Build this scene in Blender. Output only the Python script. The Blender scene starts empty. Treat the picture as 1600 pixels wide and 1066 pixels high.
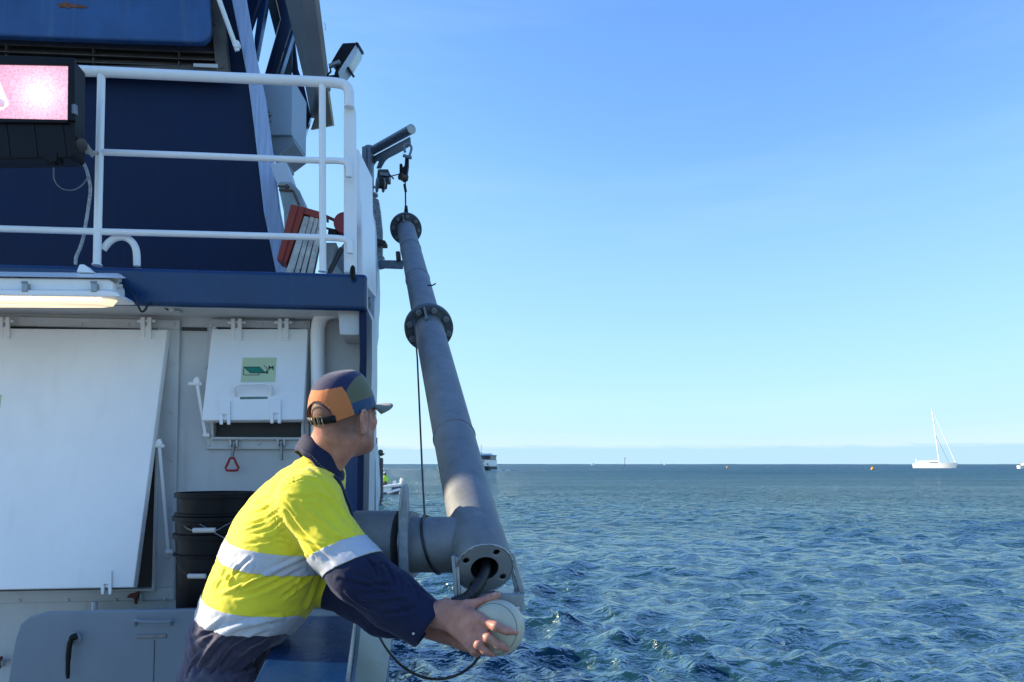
import bpy, bmesh, math, random
import numpy as np
from mathutils import Vector, Matrix, noise as mnoise
random.seed(7); RNG = np.random.default_rng(7)
R = math.radians
SC = bpy.context.scene
COL = SC.collection

# ------------------------------------------------------------------ camera
FPX, PITCH, CX, CY0 = 1155.0, R(3.0), 800.0, 665.0      # photograph: 1600 px wide, horizon on row 726
CAMZ = 2.5
cam_d = bpy.data.cameras.new('camera'); cam = bpy.data.objects.new('camera', cam_d); COL.objects.link(cam)
cam.location = (0, 0, CAMZ); cam.rotation_euler = (R(90) + PITCH, 0, 0)
cam_d.sensor_width = 36.0; cam_d.lens = FPX / 1600 * 36.0
cam_d.shift_y = (CY0 - 533.0) / 1600.0
cam_d.clip_start = 0.05; cam_d.clip_end = 30000
SC.camera = cam

# ------------------------------------------------------------------ sky, sun, exposure
SUN_EL, SUN_AZ = R(21), R(-78)          # azimuth measured from +Y towards +X
wd = bpy.data.worlds.new('World'); SC.world = wd; wd.use_nodes = True
nt = wd.node_tree; nt.nodes.clear()
def N(t, typ, **kw):
    n = t.nodes.new(typ)
    for k, v in kw.items():
        if k.startswith('i_'):
            n.inputs[k[2:].replace('_', ' ')].default_value = v
        else: setattr(n, k, v)
    return n
L = nt.links.new
sky = N(nt, 'ShaderNodeTexSky'); sky.sky_type = 'NISHITA'; sky.sun_disc = False
sky.sun_elevation = SUN_EL; sky.sun_rotation = SUN_AZ; sky.altitude = 0
sky.air_density = 1.0; sky.dust_density = 0.1; sky.ozone_density = 3.0
bg = N(nt, 'ShaderNodeBackground'); bg.inputs['Strength'].default_value = 0.12
outw = N(nt, 'ShaderNodeOutputWorld')
# low bank of pale cloud above the horizon and a few faint high wisps
tc = N(nt, 'ShaderNodeTexCoord')
sep = N(nt, 'ShaderNodeSeparateXYZ'); L(tc.outputs['Generated'], sep.inputs[0])
mp = N(nt, 'ShaderNodeMapping'); mp.inputs['Scale'].default_value = (9, 9, 90); L(tc.outputs['Generated'], mp.inputs[0])
nz = N(nt, 'ShaderNodeTexNoise'); nz.inputs['Scale'].default_value = 2.2; nz.inputs['Detail'].default_value = 9; nz.inputs['Roughness'].default_value = 0.65; L(mp.outputs[0], nz.inputs[0])
ma = N(nt, 'ShaderNodeMath', operation='MULTIPLY_ADD'); ma.inputs[1].default_value = 0.016; ma.inputs[2].default_value = 0.0155; L(nz.outputs[0], ma.inputs[0])
sb = N(nt, 'ShaderNodeMath', operation='SUBTRACT'); L(ma.outputs[0], sb.inputs[0]); L(sep.outputs['Z'], sb.inputs[1])
mr = N(nt, 'ShaderNodeMapRange'); mr.inputs['From Min'].default_value = -0.0015; mr.inputs['From Max'].default_value = 0.0035
mr.inputs['To Max'].default_value = 0.85; L(sb.outputs[0], mr.inputs['Value'])
hsv = N(nt, 'ShaderNodeHueSaturation'); hsv.inputs['Saturation'].default_value = 1.0; hsv.inputs['Value'].default_value = 1.0
# the camera's colour response: a gentler roll-off per channel over the whole sky
v1 = N(nt, 'ShaderNodeVectorMath', operation='SCALE'); v1.inputs['Scale'].default_value = 0.101; L(sky.outputs[0], v1.inputs[0])
cc_ = N(nt, 'ShaderNodeRGBCurve'); L(v1.outputs[0], cc_.inputs['Color'])
for ch, pts_ in enumerate((((0, 0), (.095, .108), (.135, .165), (.28, .250), (.475, .300), (1, .60)), ((0, 0), (.165, .2275), (.24, .322), (.42, .415), (.6, .440), (1, .70)), ((0, 0), (.12, .30), (.29, .485), (.39, .512), (.55, .53), (1, .72)))):
    cu_ = cc_.mapping.curves[ch]
    for k_, (x_, y_) in enumerate(pts_):
        if k_ < 1: cu_.points[0].location = (x_, y_)
        elif k_ == len(pts_) - 1: cu_.points[-1].location = (x_, y_)
        else: cu_.points.new(x_, y_)
cc_.mapping.update()
v2 = N(nt, 'ShaderNodeVectorMath', operation='SCALE'); v2.inputs['Scale'].default_value = 1 / 0.101; L(cc_.outputs[0], v2.inputs[0])
L(v2.outputs[0], hsv.inputs['Color'])
mp2 = N(nt, 'ShaderNodeMapping'); mp2.inputs['Scale'].default_value = (1.2, 2.5, 9); mp2.inputs['Rotation'].default_value = (0.1, 0.25, 0.3); L(tc.outputs['Generated'], mp2.inputs[0])
nz2 = N(nt, 'ShaderNodeTexNoise'); nz2.inputs['Scale'].default_value = 1.6; nz2.inputs['Detail'].default_value = 7; nz2.inputs['Roughness'].default_value = 0.6; L(mp2.outputs[0], nz2.inputs[0])
mr2 = N(nt, 'ShaderNodeMapRange'); mr2.inputs['From Min'].default_value = 0.5; mr2.inputs['From Max'].default_value = 0.85; mr2.inputs['To Max'].default_value = 0.07; L(nz2.outputs[0], mr2.inputs['Value'])
mxa = N(nt, 'ShaderNodeMix', data_type='RGBA'); L(mr2.outputs[0], mxa.inputs['Factor']); L(hsv.outputs[0], mxa.inputs['A']); mxa.inputs['B'].default_value = (5.6, 6.4, 7.0, 1)
mx = N(nt, 'ShaderNodeMix', data_type='RGBA'); L(mr.outputs[0], mx.inputs['Factor']); L(mxa.outputs['Result'], mx.inputs['A']); mx.inputs['B'].default_value = (2.35, 3.7, 4.6, 1)
SKY_CLOUD = mx
L(mx.outputs['Result'], bg.inputs[0]); L(bg.outputs[0], outw.inputs[0])
sun_d = bpy.data.lights.new('sun', 'SUN'); sun_d.energy = 5.0; sun_d.angle = R(0.53); sun_d.color = (1.0, 0.86, 0.66)
sun = bpy.data.objects.new('sun', sun_d); COL.objects.link(sun)
sdir = Vector((math.sin(SUN_AZ) * math.cos(SUN_EL), math.cos(SUN_AZ) * math.cos(SUN_EL), math.sin(SUN_EL)))
sun.rotation_euler = sdir.to_track_quat('Z', 'Y').to_euler(); sun.location = (-20, 0, 20)
vs = SC.view_settings; vs.view_transform = 'Standard'; vs.look = 'None'; vs.gamma = 1; vs.use_curve_mapping = False
vs.exposure = 0.88

# ------------------------------------------------------------------ pixel -> place
_c, _s = math.cos(PITCH), math.sin(PITCH)
def ray(px, py):
    r, u = (px - CX) / FPX, (CY0 - py) / FPX
    return Vector((r, _c - u * _s, _s + u * _c))
def P(px, py, D):
    v = ray(px, py); return Vector((0, 0, CAMZ)) + v * (D / v.y)
def pxm(D): return D / FPX                      # metres per photograph pixel at depth D

class Frame:
    """a vertical ship's plane: s runs to starboard, off comes out towards the after deck, z is up"""
    def __init__(self, px, D, yaw):
        self.o = P(px, 700, D); self.o.z = 0
        self.s = Vector((math.cos(yaw), math.sin(yaw), 0)); self.n = Vector((math.sin(yaw), -math.cos(yaw), 0))
    def loc(self, px, py, off=0.0):
        v = ray(px, py); c = Vector((0, 0, CAMZ))
        t = ((self.o + self.n * off) - c).dot(self.n) / v.dot(self.n)
        p = c + v * t; q = p - self.o
        return (q.dot(self.s), off, p.z)
    def w(self, s, off, z): return self.o + self.s * s + self.n * off + Vector((0, 0, z))
    def W(self, px, py, off=0.0): return self.w(*self.loc(px, py, off))
BW = Frame(283, 3.25, R(6.5))

# ------------------------------------------------------------------ mesh builder
ORG = {}
def props(o, label=None, cat=None, group=None, kind=None):
    if label: o['label'] = label
    if cat: o['category'] = cat
    if group: o['group'] = group
    if kind: o['kind'] = kind
    return o
def thing(name, label, cat, loc, group=None):
    o = bpy.data.objects.new(name, None); COL.objects.link(o); o.location = loc; o.empty_display_size = 0.1
    ORG[o.name] = Vector(loc); props(o, label, cat, group); return o
def frame_axes(d):
    d = d.normalized(); a = Vector((0, 0, 1)) if abs(d.z) < 0.9 else Vector((1, 0, 0))
    u = d.cross(a).normalized(); return u, d.cross(u).normalized()
class MB:
    def __init__(self): self.v = []; self.f = []; self.m = []; self.mi = 0
    def add(self, vs, fs):
        b = len(self.v); self.v += [Vector(x) for x in vs]; self.f += [tuple(b + i for i in f) for f in fs]; self.m += [self.mi] * len(fs); return self
    def hexa(self, p):     # p[0..3] bottom ring, p[4..7] top ring
        return self.add(p, [(3, 2, 1, 0), (4, 5, 6, 7), (0, 1, 5, 4), (1, 2, 6, 5), (2, 3, 7, 6), (3, 0, 4, 7)])
    def box(self, c, sz, x=Vector((1, 0, 0)), y=None, z=None):
        x = x.normalized(); y = (y or (Vector((0, 0, 1)).cross(x))).normalized(); z = z or x.cross(y)
        h = [s / 2 for s in sz]; c = Vector(c); q = lambda i, j, k: c + x * i * h[0] + y * j * h[1] + z * k * h[2]
        return self.hexa([q(-1, -1, -1), q(1, -1, -1), q(1, 1, -1), q(-1, 1, -1), q(-1, -1, 1), q(1, -1, 1), q(1, 1, 1), q(-1, 1, 1)])
    def fbox(self, fr, s0, s1, o0, o1, z0, z1):
        return self.hexa([fr.w(s0, o1, z0), fr.w(s1, o1, z0), fr.w(s1, o0, z0), fr.w(s0, o0, z0), fr.w(s0, o1, z1), fr.w(s1, o1, z1), fr.w(s1, o0, z1), fr.w(s0, o0, z1)])
    def pbox(self, fr, px0, py0, px1, py1, o0, o1):   # box whose FRONT face (off=o1) spans the two picture corners
        a = fr.loc(px0, py1, o1); b = fr.loc(px1, py0, o1); return self.fbox(fr, a[0], b[0], o0, o1, a[2], b[2])
    def prism(self, pts, vec):
        n = len(pts); pts = [Vector(p) for p in pts]; vec = Vector(vec)
        nn = sum(((pts[i] - pts[0]).cross(pts[(i + 1) % n] - pts[0]) for i in range(n)), Vector())
        if nn.dot(vec) > 0: pts = pts[::-1]
        vs = pts + [p + vec for p in pts]
        return self.add(vs, [tuple(range(n)), tuple(range(2 * n - 1, n - 1, -1))] + [(i, i + n, (i + 1) % n + n, (i + 1) % n) for i in range(n)])
    def tube(self, pts, r, seg=12, cap=True, closed=False):
        pts = [Vector(p) for p in pts]; n = len(pts); rs = r if isinstance(r, (list, tuple)) else [r] * n
        u = None; rings = []
        for i in range(n):
            if closed: t = pts[(i + 1) % n] - pts[i - 1]
            else: t = pts[min(i + 1, n - 1)] - pts[max(i - 1, 0)]
            t.normalize()
            if u is None: u, w = frame_axes(t)
            else: u = (u - t * u.dot(t)).normalized(); w = t.cross(u)
            rings.append([pts[i] + (u * math.cos(a) + t.cross(u) * math.sin(a)) * rs[i] for a in [2 * math.pi * k / seg for k in range(seg)]])
        vs = [v for ring in rings for v in ring]; fs = []
        for i in range(n if closed else n - 1):
            j = (i + 1) % n
            for k in range(seg):
                k2 = (k + 1) % seg; fs.append((i * seg + k, i * seg + k2, j * seg + k2, j * seg + k))
        if cap and not closed: fs += [tuple(reversed(range(seg))), tuple(range((n - 1) * seg, n * seg))]
        return self.add(vs, fs)
    def lathe(self, o, ax, prof, seg=24, cap=True):   # prof: (distance along axis, radius)
        u, w = frame_axes(Vector(ax)); a = Vector(ax).normalized(); o = Vector(o); vs = []; fs = []; n = len(prof)
        for t, r in prof: vs += [o + a * t + (u * math.cos(q) + w * math.sin(q)) * max(r, 1e-5) for q in [2 * math.pi * k / seg for k in range(seg)]]
        for i in range(n - 1):
            for k in range(seg):
                k2 = (k + 1) % seg; fs.append((i * seg + k, i * seg + k2, (i + 1) * seg + k2, (i + 1) * seg + k))
        if cap: fs += [tuple(reversed(range(seg))), tuple(range((n - 1) * seg, n * seg))]
        return self.add(vs, fs)
    def build(self, name, mat, parent=None, loc=None, bevel=0, smooth=True, angle=35, seg=2, solid=0, subd=0):
        org = ORG[parent.name] if parent is not None else Vector(loc if loc is not None else (0, 0, 0))
        me = bpy.data.meshes.new(name); me.from_pydata([tuple(v - org) for v in self.v], [], self.f)
        mats = mat if isinstance(mat, (list, tuple)) else [mat]
        for m_ in mats: me.materials.append(m_)
        if len(mats) > 1: me.polygons.foreach_set('material_index', self.m)
        bm = bmesh.new(); bm.from_mesh(me); bmesh.ops.recalc_face_normals(bm, faces=bm.faces); bm.to_mesh(me); bm.free()
        if smooth:
            me.polygons.foreach_set('use_smooth', [True] * len(me.polygons)); me.set_sharp_from_angle(angle=R(angle))
        me.update(); o = bpy.data.objects.new(name, me); COL.objects.link(o)
        if parent is not None: o.parent = parent; ORG[o.name] = org
        else: o.location = org; ORG[o.name] = org
        if solid: md = o.modifiers.new('solid', 'SOLIDIFY'); md.thickness = solid; md.offset = 0
        if bevel:
            md = o.modifiers.new('bevel', 'BEVEL'); md.width = bevel; md.segments = seg; md.limit_method = 'ANGLE'; md.angle_limit = R(40); md.harden_normals = False
        if subd: md = o.modifiers.new('sub', 'SUBSURF'); md.levels = subd; md.render_levels = subd
        return o
def inst(name, src, parent, off):                # a further part sharing src's mesh, moved by off
    o = bpy.data.objects.new(name, src.data); COL.objects.link(o); o.parent = parent; o.location = off
    for md in src.modifiers:
        if md.type == 'BEVEL': m2 = o.modifiers.new('bevel', 'BEVEL'); m2.width = md.width; m2.segments = md.segments; m2.limit_method = 'ANGLE'
    return o
def bez(pts, n=8):                               # Catmull-Rom through the points
    pts = [Vector(p) for p in pts]; out = []
    for i in range(len(pts) - 1):
        p0, p1, p2, p3 = pts[max(i - 1, 0)], pts[i], pts[i + 1], pts[min(i + 2, len(pts) - 1)]
        for k in range(n):
            t = k / n; out.append(0.5 * ((2 * p1) + (p2 - p0) * t + (2 * p0 - 5 * p1 + 4 * p2 - p3) * t * t + (3 * p1 - p0 - 3 * p2 + p3) * t ** 3))
    out.append(pts[-1]); return out

# ------------------------------------------------------------------ materials
def rgb(h, k=1.0):
    h = h.lstrip('#'); c = [int(h[i:i + 2], 16) / 255 for i in (0, 2, 4)]
    return tuple((x / 12.92 if x <= 0.04045 else ((x + 0.055) / 1.055) ** 2.4) * k for x in c) + (1,)
def mat(name, col, rough=0.45, metal=0.0, var=0.12, vscale=5.0, bump=0.15, bscale=90, coat=0.0, rust=0.0, rscale=14, streak=0.0, strcol=None, spec=0.5, stretch=None, sheen=0.0, dist=0.002):
    m = bpy.data.materials.new(name); m.use_nodes = True; t = m.node_tree; b = t.nodes['Principled BSDF']; K = t.links.new
    b.inputs['Roughness'].default_value = rough; b.inputs['Metallic'].default_value = metal; b.inputs['Coat Weight'].default_value = coat
    b.inputs['Coat Roughness'].default_value = 0.12; b.inputs['Specular IOR Level'].default_value = spec
    if sheen: b.inputs['Sheen Weight'].default_value = sheen; b.inputs['Sheen Roughness'].default_value = 0.5
    g = N(t, 'ShaderNodeNewGeometry'); mpn = N(t, 'ShaderNodeMapping'); K(g.outputs['Position'], mpn.inputs[0])
    if stretch: mpn.inputs['Scale'].default_value = stretch
    n1 = N(t, 'ShaderNodeTexNoise'); n1.inputs['Scale'].default_value = vscale; n1.inputs['Detail'].default_value = 6; n1.inputs['Roughness'].default_value = 0.62; K(mpn.outputs[0], n1.inputs[0])
    mr_ = N(t, 'ShaderNodeMapRange'); mr_.inputs['From Min'].default_value = 0.3; mr_.inputs['From Max'].default_value = 0.7; mr_.inputs['To Min'].default_value = 1 - var; mr_.inputs['To Max'].default_value = 1 + var * 0.6; K(n1.outputs[0], mr_.inputs['Value'])
    vm = N(t, 'ShaderNodeVectorMath', operation='SCALE'); vm.inputs[0].default_value = col[:3]; K(mr_.outputs[0], vm.inputs['Scale'])
    last = vm.outputs[0]
    if streak:      # vertical run marks of dirt or worn paint
        ms = N(t, 'ShaderNodeMapping'); ms.inputs['Scale'].default_value = (26, 26, 1.6); K(g.outputs['Position'], ms.inputs[0])
        ns = N(t, 'ShaderNodeTexNoise'); ns.inputs['Scale'].default_value = 1.0; ns.inputs['Detail'].default_value = 5; K(ms.outputs[0], ns.inputs[0])
        rs_ = N(t, 'ShaderNodeMapRange'); rs_.inputs['From Min'].default_value = 0.56; rs_.inputs['From Max'].default_value = 0.72; rs_.inputs['To Max'].default_value = streak; K(ns.outputs[0], rs_.inputs['Value'])
        mxs = N(t, 'ShaderNodeMix', data_type='RGBA'); K(rs_.outputs[0], mxs.inputs['Factor']); K(last, mxs.inputs['A']); mxs.inputs['B'].default_value = strcol or (0.16, 0.14, 0.12, 1); last = mxs.outputs['Result']
    rfac = None
    if rust:
        nr = N(t, 'ShaderNodeTexNoise'); nr.inputs['Scale'].default_value = rscale; nr.inputs['Detail'].default_value = 9; nr.inputs['Roughness'].default_value = 0.7; K(g.outputs['Position'], nr.inputs[0])
        rr = N(t, 'ShaderNodeMapRange'); rr.inputs['From Min'].default_value = 0.74 - 0.18 * rust; rr.inputs['From Max'].default_value = 0.80 - 0.18 * rust; K(nr.outputs[0], rr.inputs['Value'])
        mxr = N(t, 'ShaderNodeMix', data_type='RGBA'); K(rr.outputs[0], mxr.inputs['Factor']); K(last, mxr.inputs['A']); mxr.inputs['B'].default_value = (0.16, 0.062, 0.028, 1); last = mxr.outputs['Result']; rfac = rr.outputs[0]
    K(last, b.inputs['Base Color'])
    # roughness varies a little too
    r2 = N(t, 'ShaderNodeMapRange'); r2.inputs['To Min'].default_value = max(rough - 0.1, 0.03); r2.inputs['To Max'].default_value = min(rough + 0.14, 1); K(n1.outputs[0], r2.inputs['Value']); K(r2.outputs[0], b.inputs['Roughness'])
    if bump:
        nb = N(t, 'ShaderNodeTexNoise'); nb.inputs['Scale'].default_value = bscale; nb.inputs['Detail'].default_value = 4; K(mpn.outputs[0], nb.inputs[0])
        ad = N(t, 'ShaderNodeMath', operation='MULTIPLY_ADD'); ad.inputs[1].default_value = 1.5; K(n1.outputs[0], ad.inputs[0]); K(nb.outputs[0], ad.inputs[2])
        bp = N(t, 'ShaderNodeBump'); bp.inputs['Strength'].default_value = bump; bp.inputs['Distance'].default_value = dist; K(ad.outputs[0], bp.inputs['Height']); K(bp.outputs[0], b.inputs['Normal'])
    return m
def emis(name, col, strength):
    m = bpy.data.materials.new(name); m.use_nodes = True; b = m.node_tree.nodes['Principled BSDF']
    b.inputs['Base Color'].default_value = (0.8, 0.8, 0.8, 1); b.inputs['Emission Color'].default_value = col; b.inputs['Emission Strength'].default_value = strength; return m
M = {}
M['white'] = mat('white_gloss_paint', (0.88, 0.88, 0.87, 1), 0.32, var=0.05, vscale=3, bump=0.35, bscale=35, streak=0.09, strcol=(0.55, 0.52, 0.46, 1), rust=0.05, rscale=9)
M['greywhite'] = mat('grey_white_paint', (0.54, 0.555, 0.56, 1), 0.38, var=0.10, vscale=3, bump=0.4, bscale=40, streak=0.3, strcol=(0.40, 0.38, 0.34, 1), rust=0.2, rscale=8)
M['grey'] = mat('grey_deck_paint', (0.19, 0.235, 0.275, 1), 0.34, var=0.10, vscale=4, bump=0.25, bscale=40, streak=0.2, strcol=(0.15, 0.17, 0.19, 1))
M['navy'] = mat('navy_paint', (0.0022, 0.013, 0.052, 1), 0.5, var=0.22, vscale=3, bump=0.3, bscale=30, streak=0.25, strcol=(0.010, 0.022, 0.055, 1), spec=0.25)
M['blue'] = mat('blue_gloss_paint', (0.004, 0.036, 0.115, 1), 0.24, var=0.2, vscale=5, bump=0.4, bscale=28, streak=0.12, strcol=(0.03, 0.07, 0.15, 1))
M['dirtyblue'] = mat('weathered_blue_paint', (0.022, 0.085, 0.23, 1), 0.34, var=0.25, vscale=4, bump=0.3, bscale=30, streak=0.35, strcol=(0.09, 0.14, 0.22, 1), rust=0.35, rscale=7)
M['paleblue'] = mat('brushed_pale_blue_paint', (0.36, 0.46, 0.66, 1), 0.4, var=0.3, vscale=3, bump=0.5, bscale=30, stretch=(30, 30, 1.2))
M['brown'] = mat('grimy_louvre_paint', (0.085, 0.075, 0.068, 1), 0.6, var=0.35, vscale=9, bump=0.5, streak=0.5, strcol=(0.16, 0.13, 0.1, 1))
M['black'] = mat('black_plastic', (0.006, 0.006, 0.009, 1), 0.42, var=0.3, vscale=10, bump=0.15, spec=0.22)
M['dark'] = mat('dark_recess', (0.05, 0.05, 0.052, 1), 0.7, var=0.3, vscale=7)
M['galv'] = mat('galvanised_steel', (0.24, 0.28, 0.31, 1), 0.5, metal=0.35, var=0.32, vscale=45, bump=0.2, bscale=120)
M['pipe'] = mat('blasted_steel', (0.195, 0.208, 0.212, 1), 0.55, metal=0.1, var=0.3, vscale=9, bump=0.4, bscale=130, streak=0.35, strcol=(0.27, 0.28, 0.27, 1))
M['pipedark'] = mat('dark_flange_steel', (0.085, 0.105, 0.12, 1), 0.5, metal=0.2, var=0.35, vscale=40, bump=0.4, bscale=130, rust=0.12, rscale=40)
M['alu'] = mat('aluminium', (0.33, 0.35, 0.37, 1), 0.36, metal=0.7, var=0.12, vscale=30, bump=0.15)
M['red'] = mat('red_painted_steel', (0.30, 0.035, 0.018, 1), 0.5, var=0.2, vscale=9)
M['redhandle'] = mat('red_handle', (0.33, 0.012, 0.012, 1), 0.35, var=0.2)
M['cable'] = mat('black_rubber_cable', (0.012, 0.012, 0.015, 1), 0.4, bump=0)
M['steel'] = mat('bare_steel', (0.25, 0.25, 0.26, 1), 0.35, metal=0.8, var=0.3, vscale=60, rust=0.2)
M['rustred'] = mat('rusty_scaled_paint', (0.52, 0.5, 0.45, 1), 0.6, var=0.35, vscale=22, rust=0.75, rscale=26, bump=0.5)
M['glass'] = mat('window_glass', (0.02, 0.03, 0.04, 1), 0.05, bump=0)
M['cream'] = mat('sunlit_hull_paint', (0.88, 0.85, 0.80, 1), 0.4, bump=0)
# ------------------------------------------------------------------ sea
def sea_mesh():
    ang = np.concatenate([np.linspace(-180, -52, 40, endpoint=False), np.linspace(-52, 50, 760, endpoint=False), np.linspace(50, 180, 41)])[:-1]
    r = [0.6]
    while r[-1] < 200: r.append(r[-1] * (1.0062 if r[-1] > 6 else 1.06))
    while r[-1] < 9500: r.append(r[-1] * 1.03)
    r = np.array(r); A = np.radians(ang)
    RR, AA = np.meshgrid(r, A, indexing='ij')
    X = RR * np.sin(AA); Y = RR * np.cos(AA); Z = np.zeros_like(X); DX = np.zeros_like(X); DY = np.zeros_like(X)
    sp = RR * 0.0062                                   # radial grid spacing
    rg = np.random.default_rng(3)
    dense = (ang > -53) & (ang < 51)
    near = RR[:, 0] < 320
    sub = np.ix_(near, dense)
    x, y, s = X[sub], Y[sub], sp[sub]; z = np.zeros_like(x); dx = np.zeros_like(x); dy = np.zeros_like(x)
    n = 110
    lam = np.exp(rg.uniform(math.log(0.2), math.log(2.0), n)); main = math.radians(195)
    for l in lam:
        spread = 0.42 if l > 1.6 else 0.75
        th = main + rg.normal(0, spread); k = 2 * math.pi / l
        amp = 0.0088 * l ** 0.66 * rg.uniform(0.6, 1.3)
        kx, ky = math.sin(th) * k, math.cos(th) * k; ph = kx * x + ky * y + rg.uniform(0, 6.28)
        fade = np.clip(l / (2.6 * s) - 1.0, 0, 1); a = amp * fade
        c = np.cos(ph); z += a * c; q = 0.65
        sn = np.sin(ph); dx -= q * a * math.sin(th) * sn; dy -= q * a * math.cos(th) * sn
    # gusts: slow variation of how high the chop stands
    g = 0.85 + 0.3 * np.sin(x * 0.21 + 1.3 + 0.7 * np.sin(y * 0.13)) * np.sin(y * 0.17 + 0.4 * np.sin(x * 0.11))
    edge = np.clip((320 - np.sqrt(x * x + y * y)) / 120, 0, 1); g = g * edge
    Z[sub] = z * g; X[sub] = x + dx * g; Y[sub] = y + dy * g
    nr, na = X.shape; co = np.stack([X, Y, Z], -1).reshape(-1, 3)
    i = np.arange(nr - 1)[:, None] * na; j = np.arange(na)[None, :]; j2 = (j + 1) % na
    q = np.stack([i + j, i + j2, i + na + j2, i + na + j], -1).reshape(-1, 4)[:, ::-1]
    return co, q
def np_mesh(name, co, q, mat_, smooth=True):
    me = bpy.data.meshes.new(name); k = q.shape[1]
    me.vertices.add(len(co)); me.vertices.foreach_set('co', np.ascontiguousarray(co, dtype=np.float32).ravel())
    me.loops.add(q.size); me.loops.foreach_set('vertex_index', np.ascontiguousarray(q, dtype=np.int32).ravel())
    me.polygons.add(len(q)); me.polygons.foreach_set('loop_start', np.arange(0, q.size, k, dtype=np.int32))
    me.polygons.foreach_set('use_smooth', np.full(len(q), smooth)); me.update(calc_edges=True); me.validate()
    for m_ in (mat_ if isinstance(mat_, (list, tuple)) else [mat_]): me.materials.append(m_)
    return me
def water_mat():
    m = bpy.data.materials.new('sea_water'); m.use_nodes = True; t = m.node_tree; b = t.nodes['Principled BSDF']; K = t.links.new
    g = N(t, 'ShaderNodeNewGeometry')
    n0 = N(t, 'ShaderNodeTexNoise'); n0.inputs['Scale'].default_value = 0.06; n0.inputs['Detail'].default_value = 3; K(g.outputs['Position'], n0.inputs[0])
    cr = N(t, 'ShaderNodeMix', data_type='RGBA'); mr0 = N(t, 'ShaderNodeMapRange'); mr0.inputs['From Min'].default_value = 0.4; mr0.inputs['From Max'].default_value = 0.62; K(n0.outputs[0], mr0.inputs['Value']); K(mr0.outputs[0], cr.inputs['Factor'])
    cr.inputs['A'].default_value = (0.012, 0.060, 0.088, 1); cr.inputs['B'].default_value = (0.020, 0.066, 0.082, 1)
    hs = []
    for sc, st, w in ((1.1, (0.5, 1.0, 1), 2.2), (3.0, (0.5, 1.0, 1), 1.5), (8.0, (0.55, 1.0, 1), 0.55), (22.0, (0.7, 1, 1), 0.06)):
        mp_ = N(t, 'ShaderNodeMapping'); mp_.inputs['Scale'].default_value = st; mp_.inputs['Rotation'].default_value = (0, 0, 0.42); K(g.outputs['Position'], mp_.inputs[0])
        n_ = N(t, 'ShaderNodeTexNoise'); n_.inputs['Scale'].default_value = sc; n_.inputs['Detail'].default_value = 3; n_.inputs['Distortion'].default_value = 0.6; K(mp_.outputs[0], n_.inputs[0])
        a3 = N(t, 'ShaderNodeMath', operation='MULTIPLY'); a3.inputs[1].default_value = w; K(n_.outputs[0], a3.inputs[0]); hs.append(a3)
    # the long bump only matters where the mesh no longer carries the waves
    cd = N(t, 'ShaderNodeVectorMath', operation='LENGTH'); K(g.outputs['Position'], cd.inputs[0])
    fd = N(t, 'ShaderNodeMapRange'); fd.inputs['From Min'].default_value = 25; fd.inputs['From Max'].default_value = 120; fd.inputs['To Min'].default_value = 0.10; fd.inputs['To Max'].default_value = 6.0; K(cd.outputs['Value'], fd.inputs['Value'])
    fd2 = N(t, 'ShaderNodeMapRange'); fd2.inputs['From Min'].default_value = 10; fd2.inputs['From Max'].default_value = 60; fd2.inputs['To Min'].default_value = 0.4; fd2.inputs['To Max'].default_value = 4.0; K(cd.outputs['Value'], fd2.inputs['Value'])
    x0 = N(t, 'ShaderNodeMath', operation='MULTIPLY'); K(hs[0].outputs[0], x0.inputs[0]); K(fd.outputs[0], x0.inputs[1])
    x1 = N(t, 'ShaderNodeMath', operation='MULTIPLY_ADD'); K(hs[1].outputs[0], x1.inputs[0]); K(fd2.outputs[0], x1.inputs[1]); rgh = N(t, 'ShaderNodeMapRange'); rgh.interpolation_type = 'SMOOTHSTEP'; rgh.inputs['From Min'].default_value = 40; rgh.inputs['From Max'].default_value = 400; rgh.inputs['To Min'].default_value = 0.07; rgh.inputs['To Max'].default_value = 0.30; K(cd.outputs['Value'], rgh.inputs['Value']); K(x0.outputs[0], x1.inputs[2])
    x2 = N(t, 'ShaderNodeMath', operation='ADD'); K(x1.outputs[0], x2.inputs[0]); K(hs[2].outputs[0], x2.inputs[1])
    x3 = N(t, 'ShaderNodeMath', operation='ADD'); K(x2.outputs[0], x3.inputs[0]); K(hs[3].outputs[0], x3.inputs[1])
    bp = N(t, 'ShaderNodeBump'); bp.inputs['Strength'].default_value = 1.0; bp.inputs['Distance'].default_value = 0.15; K(x3.outputs[0], bp.inputs['Height'])
    # light coming back up out of the water body does not follow the ripples: a body colour seen from a level surface, under a reflecting skin
    df = N(t, 'ShaderNodeBsdfDiffuse'); K(cr.outputs['Result'], df.inputs['Color']); up = N(t, 'ShaderNodeVectorMath', operation='ADD')
    sc2 = N(t, 'ShaderNodeVectorMath', operation='SCALE'); sc2.inputs['Scale'].default_value = 0.25; K(g.outputs['Normal'], sc2.inputs[0]); K(sc2.outputs[0], up.inputs[0]); up.inputs[1].default_value = (0, 0, 0.75); nm_ = N(t, 'ShaderNodeVectorMath', operation='NORMALIZE'); K(up.outputs[0], nm_.inputs[0]); K(nm_.outputs[0], df.inputs['Normal'])
    gl = N(t, 'ShaderNodeBsdfGlossy'); gc = N(t, 'ShaderNodeMix', data_type='RGBA'); gc.inputs['A'].default_value = (1, .98, .84, 1); gc.inputs['B'].default_value = (.80, .94, 1, 1); gq = N(t, 'ShaderNodeMapRange'); gq.inputs['From Min'].default_value = 20; gq.inputs['From Max'].default_value = 180; K(cd.outputs['Value'], gq.inputs['Value']); K(gq.outputs[0], gc.inputs['Factor']); K(gc.outputs['Result'], gl.inputs['Color']); K(bp.outputs[0], gl.inputs['Normal']); K(rgh.outputs[0], gl.inputs['Roughness'])
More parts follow.
